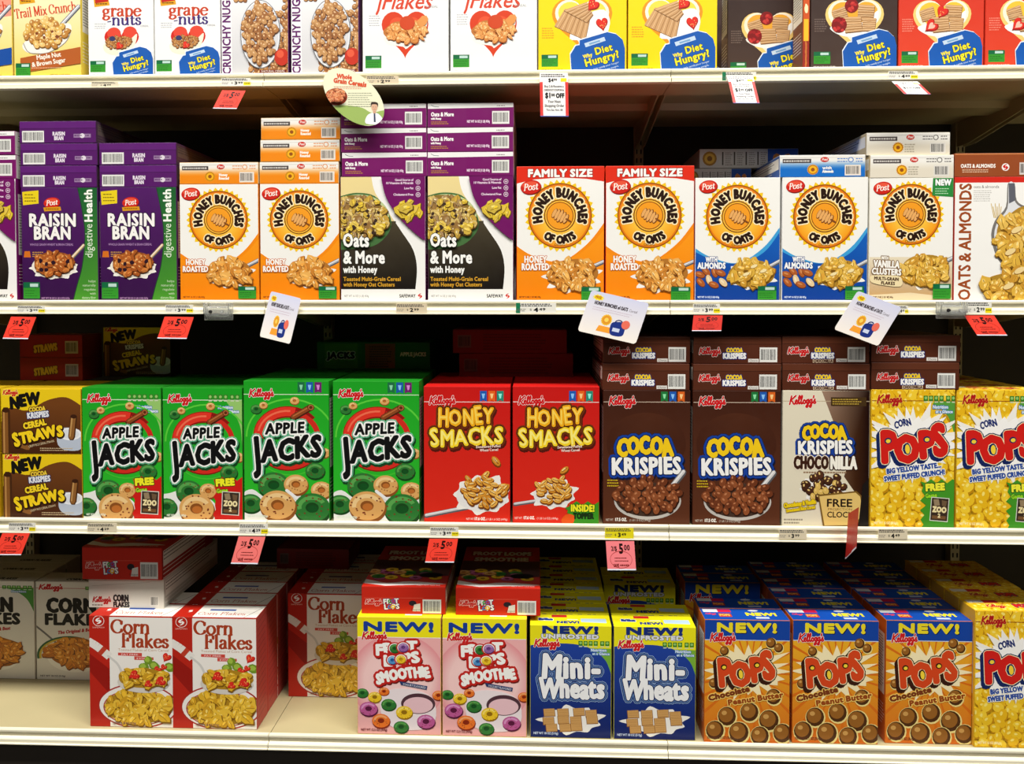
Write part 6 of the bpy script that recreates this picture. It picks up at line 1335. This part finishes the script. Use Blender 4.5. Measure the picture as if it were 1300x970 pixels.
def a_disc():
    A = ShapeArt(78, 72, (228, 228, 198), OD)
    A.poly(sm([(12, 50), (30, 47), (50, 50), (62, 56), (82, 54), (82, 78), (-4, 78)]), (150, 176, 92))
    A.part = 'printed_offer'; A.text('Whole', 27, 13, 5.4, (206, 76, 40), w=19, b=.5, rot=5); A.text('Grain Cereals', 34, 20.5, 5.6, (206, 76, 40), w=42, b=.5, rot=8); A.bars(14, 23, 40, 2, 2.4, (210, 120, 90), .7); A.bars(32, 31, 30, 7, 2.8, (130, 134, 110), .8)
    A.ell(17, 36, 14, 11, (160, 60, 36)); r = random.Random(2); cluster(A, 16, 35, 12, 9, 4, fl(((110, 50, 24), (206, 120, 70), (190, 96, 60), (220, 150, 100), (240, 190, 150))), r)
    A.part = 'portrait_picture'; A.poly(sm([(55, 70), (56, 60), (64, 56), (72, 59), (77, 70)]), (240, 240, 244)); A.poly([(64.4, 57), (66.4, 57), (67, 68), (64.6, 68)], (50, 60, 90)); A.rect(63.6, 52, 3.6, 5, (206, 160, 130)); A.ell(65.4, 49.2, 3.9, 5.2, (216, 172, 142)); A.poly(sm([(61, 49), (61, 44), (65, 42.4), (69.6, 44), (69.6, 49), (68.4, 46), (65, 45.4), (62, 46)]), (50, 36, 28))
    A.ell(64, 49, .5, .4, (50, 40, 36)); A.ell(67, 49, .5, .4, (50, 40, 36)); A.line([(64.2, 51.9), (66.8, 51.9)], .5, (170, 90, 80)); A.part = None
    return A
LY = -.0064
def label(x0, y0, x1, y1, A, lab):
    zl = min(ZS, key=lambda q: abs(at(x0, y0, LY).z - q)) - .0255
    dy = max(0, (zl - at(x0, y1, LY).z) / PX); y1 -= dy; y0 -= dy * .5
    card('price_label', [(x0, y0), (x1, y0), (x1, y1), (x0, y1)], LY, LY, A, lab, 'price label', 'price labels in the shelf channels', th=.0006, col=(236, 234, 226))
def sale(px, A, lab, Y1=-.018, Y0=-.0094): card('sale_tag', px, Y0, Y1, A, lab, 'sale tag', 'red sale tags', col=(226, 60, 46))
# top shelf edge
label(116, 108.5, 150, 119.5, a_label('4', '99', False, bg=(226, 216, 190)), 'cream price label under the white berry heart boxes')
label(281, 102.5, 318, 115.5, a_label('3', '99'), 'white price label with yellow patch above the leaning red tag on the top shelf edge')
sale([(282, 114.5), (312, 115), (303, 137.5), (267.5, 138.5)], a_sale(), 'red sale tag hanging from the top shelf edge under the nugget boxes')
label(465, 97.5, 506, 109, a_label('2', '99', False, bg=(222, 206, 176)), 'cream price label under the white flake heart box')
card('coupon_tag', [(685, 92.5), (721, 92.5), (722.5, 147), (685.5, 149)], -.0094, -.014, a_coupon(), 'large white and red coupon tag hanging under the bright yellow wheat boxes', 'coupon tag', 'hanging coupon tags')
label(917, 92, 960, 103.5, a_label('4', '89', True, True), 'white price label with green end under the brown wheat box')
card('coupon_tag', [(923, 96.5), (956, 96.5), (967, 130.5), (928.5, 131.5)], -.0094, -.03, a_coupon(), 'small white and red coupon tag tilted under the dark gap on the top shelf', 'coupon tag', 'hanging coupon tags')
label(1128, 92, 1165, 103.5, a_label('4', '89', True), 'white price label under the joint of brown and red wheat boxes')
card('coupon_tag', [(1132, 103.2), (1165, 103.5), (1184, 118.6), (1146, 120.5)], -.0094, -.036, a_coupon(), 'short folded coupon tag leaning out under the red wheat boxes', 'coupon tag', 'hanging coupon tags')
Od = [(.5 + .5 * math.cos(6.28318 * i / 40), .5 + .5 * math.sin(6.28318 * i / 40)) for i in range(40)]
def rotpx(cx, cy, w, h, a):
    c, q = math.cos(R(a)), math.sin(R(a)); return [(cx + u * c - v * q, cy + u * q + v * c) for u, v in ((-w / 2, -h / 2), (w / 2, -h / 2), (w / 2, h / 2), (-w / 2, h / 2))]
card('shelf_talker', [(410, 87), (488, 87), (488, 159), (410, 159)], -.0094, -.018, a_disc(), 'oval green and cream whole grain card hanging from the top shelf edge', 'shelf card', 'hanging shelf cards', outline=OD, col=(226, 226, 200))
# second shelf edge
label(22, 391, 57, 402.5, a_label('3', '99'), 'white price label above the red tag under the purple raisin boxes')
sale([(14, 402), (46, 402.5), (37, 430), (1.5, 430.5)], a_sale(), 'red sale tag hanging below the raisin boxes nearest the photo edge')
label(210, 389.5, 245, 402, a_label('3', '99'), 'white price label above the red tag under the first honey roasted box')
sale([(209, 402), (246, 402.5), (237, 429.5), (199.5, 430.5)], a_sale(), 'red sale tag hanging below the first honey roasted box')
label(503, 385.6, 542, 397.6, a_label('2', '99', False, bg=(222, 206, 176)), 'cream price label under the purple and white oats boxes')
label(655, 384.6, 706, 397.6, a_label('4', '49', False, True), 'wide price label with green end under the family size box')
label(880, 387, 914, 400.4, a_label('3', '99'), 'white price label under the first blue almond box')
sale([(880.5, 400.5), (917.5, 400.5), (914, 419.5), (880, 421)], a_sale(bg=(206, 50, 40)), 'dark red sale tag below the first blue almond box')
label(1135, 390, 1153, 402, a_label('4', '49'), 'small price label with yellow patch under the tan vanilla box')
label(1224.5, 384.5, 1259, 401, a_label('2', '99'), 'white price label above the red tag under the oats and almonds box')
sale([(1224, 400.5), (1262, 400.5), (1278.5, 425), (1241, 427)], a_sale(), 'red sale tag hanging below the oats and almonds box')
Or = rr(5, .06, 82 / 60)
card('shelf_talker', [(344, 369.5), (382.5, 379), (364.5, 437), (333, 427)], -.0094, -.022, a_promo(), 'narrow white promotion card turned edgewise under the second honey roasted box', 'shelf card', 'hanging shelf cards', outline=rr(5, .05, 84 / 58))
card('shelf_talker', [(751, 368), (824.5, 385), (806.5, 437), (733.5, 420)], -.0094, -.018, a_promo(), 'wide white promotion card under the two family size boxes', 'shelf card', 'hanging shelf cards', outline=rr(5, .05, 84 / 58))
card('shelf_talker', [(1089, 369), (1145, 390.5), (1112, 440), (1061.5, 417.5)], -.0094, -.018, a_promo(), 'tilted white promotion card under the tan vanilla box', 'shelf card', 'hanging shelf cards', outline=rr(5, .05, 84 / 58))
# third shelf edge
label(11, 665.5, 45, 678, a_label('3', '99'), 'white price label under the cereal straws boxes')
sale([(3, 677), (38, 677), (26, 704.5), (-8, 705)], a_sale(), 'red sale tag below the straws boxes at the photo edge')
label(111, 667, 148, 681, a_label('4', '29', False, bg=(226, 214, 186)), 'cream price label under the first green apple box')
label(304, 666, 340, 680, a_label('4', '29'), 'white price label above the pink tag under the green apple boxes')
sale([(303, 681), (337, 681.5), (327.5, 716.5), (292.5, 715.5)], a_sale(bg=(240, 120, 116)), 'pink sale tag hanging below the green apple boxes')
label(546, 671, 582, 684, a_label('3', '49'), 'white price label above the red tag under the red honey boxes')
sale([(545, 684), (581.5, 684), (575.5, 714.5), (540.5, 714)], a_sale(), 'red sale tag hanging below the first red honey box')
label(768, 671.5, 804.5, 686.5, a_label('3', '49', False, allyel=True), 'all yellow price label under the first brown cocoa box')
sale([(769, 687), (805, 687), (808, 724), (771, 724)], a_sale(bg=(244, 130, 136)), 'pink sale tag hanging below the first brown cocoa box')
label(989, 672, 1024, 684.5, a_label('3', '99', False, bg=(226, 214, 186)), 'cream price label under the cream and brown cocoa vanilla box')
label(1115, 671.5, 1152, 684.5, a_label('4', '49', False, bg=(226, 214, 186)), 'cream price label under the yellow corn puff box')
# red tag sticking out of the channel edge-on
tlY = -.0094
Ae = a_sale(bg=(180, 40, 36))
o0 = at(1076, 676, tlY); c1 = at(1090, 644, -.07); c2 = at(1087, 696, -.07); c3 = at(1073, 710, tlY)
def mp_e(u, v, z):
    a = at(1077, 652, tlY) * (1 - u) + c1 * u; b = c3 * (1 - u) + c2 * u
    return a * (1 - v) + b * v - o0 + Vector((-1, 0, 0)) * z
vs = [mp_e(u, v, 0) for u, v in ((0, 0), (1, 0), (1, 1), (0, 1))] + [mp_e(u, v, -.0006) for u, v in ((0, 0), (1, 0), (1, 1), (0, 1))]
me = mkmesh('sale_tag', vs, [(0, 1, 2, 3), (7, 6, 5, 4), (0, 4, 5, 1), (1, 5, 6, 2), (2, 6, 7, 3), (3, 7, 4, 0)], [(*lin((190, 44, 38)), 1)] * 8)
rt_ = tag(link('sale_tag', me, loc=o0), 'red sale tag standing out edge-on in front of the cocoa vanilla box', 'sale tag', 'red sale tags')
link('printed_face', Ae.mesh('printed_face', mp_e), rt_)
# clear plastic clips
def clip(px0, px1, y0, y1, lab):
    a, b = at(px0, y0, -.004), at(px1, y1, -.004); w = b.x - a.x; h = a.z - b.z; cx = (a.x + b.x) / 2; zc = b.z
    mes = [bevbox('c', -w / 2, w / 2, -.007, -.0005, 0, h * .42, .0015), bevbox('c', -w * .42, w * .42, -.016, -.006, h * .2, h * .8, .003), bevbox('c', -w * .5, -w * .38, -.012, -.0005, h * .35, h, .001), bevbox('c', w * .38, w * .5, -.012, -.0005, h * .35, h, .001), bevbox('c', -w * .3, w * .3, -.009, -.0005, h * .7, h * 1.0, .001)]
    root = link('shelf_clip', joinme('shelf_clip', mes, M_CLEAR), loc=(cx, -.0052, zc)); tag(root, lab, 'plastic clip', 'clear shelf clips')
    for s in (-1, 1):
        bm = bmesh.new(); bmesh.ops.create_cone(bm, cap_ends=True, segments=16, radius1=.004, radius2=.003, depth=.004, matrix=Matrix.Translation((s * w * .2, -.018, h * .5)) @ Matrix.Rotation(R(90), 4, 'X'))
        m2 = bpy.data.meshes.new('screw'); bm.to_mesh(m2); bm.free(); m2.materials.append(M_HOLE if s < 0 else M_CLEAR); link('clamp_screw', m2, root)
clip(261, 297, 384.5, 406.5, 'clear plastic clip on the shelf edge under the first honey roasted box')
clip(1187, 1224, 383, 404.5, 'clear plastic clip on the shelf edge beside the oats and almonds label')
# ------------------------------------------------------------------ light and camera
def area(name, loc, sx, sy, e, rot=(0, 0, 0), col=(1, .965, .9)):
    l = bpy.data.lights.new(name, 'AREA'); l.shape = 'RECTANGLE'; l.size = sx; l.size_y = sy; l.energy = e; l.color = col
    o = bpy.data.objects.new(name, l); COL.objects.link(o); o.location = loc; o.rotation_euler = rot; return o
area('aisle_light', (0, -1.9, 5.6), 9.0, .5, 700, (R(14), 0, 0))
area('aisle_light', (0, -5.0, 5.2), 9.0, .5, 70, (R(40), 0, 0))
w = bpy.data.worlds.new('world'); bpy.context.scene.world = w; w.use_nodes = True
bg = w.node_tree.nodes['Background']; bg.inputs[0].default_value = (1, .93, .82, 1); bg.inputs[1].default_value = .02
cam = bpy.data.cameras.new('camera'); co = bpy.data.objects.new('camera', cam); COL.objects.link(co)
cam.sensor_width = 36; cam.lens = 36 * F / 1300; cam.shift_y = SHY; cam.clip_start = .05
M3 = Matrix((rt, up, -fw)).transposed(); co.matrix_world = Matrix.Translation(CAM) @ M3.to_4x4()
sc = bpy.context.scene; sc.camera = co
sc.view_settings.view_transform = 'Standard'; sc.view_settings.look = 'None'; sc.view_settings.gamma = 1; sc.view_settings.exposure = 0.03; sc.view_settings.use_curve_mapping = False
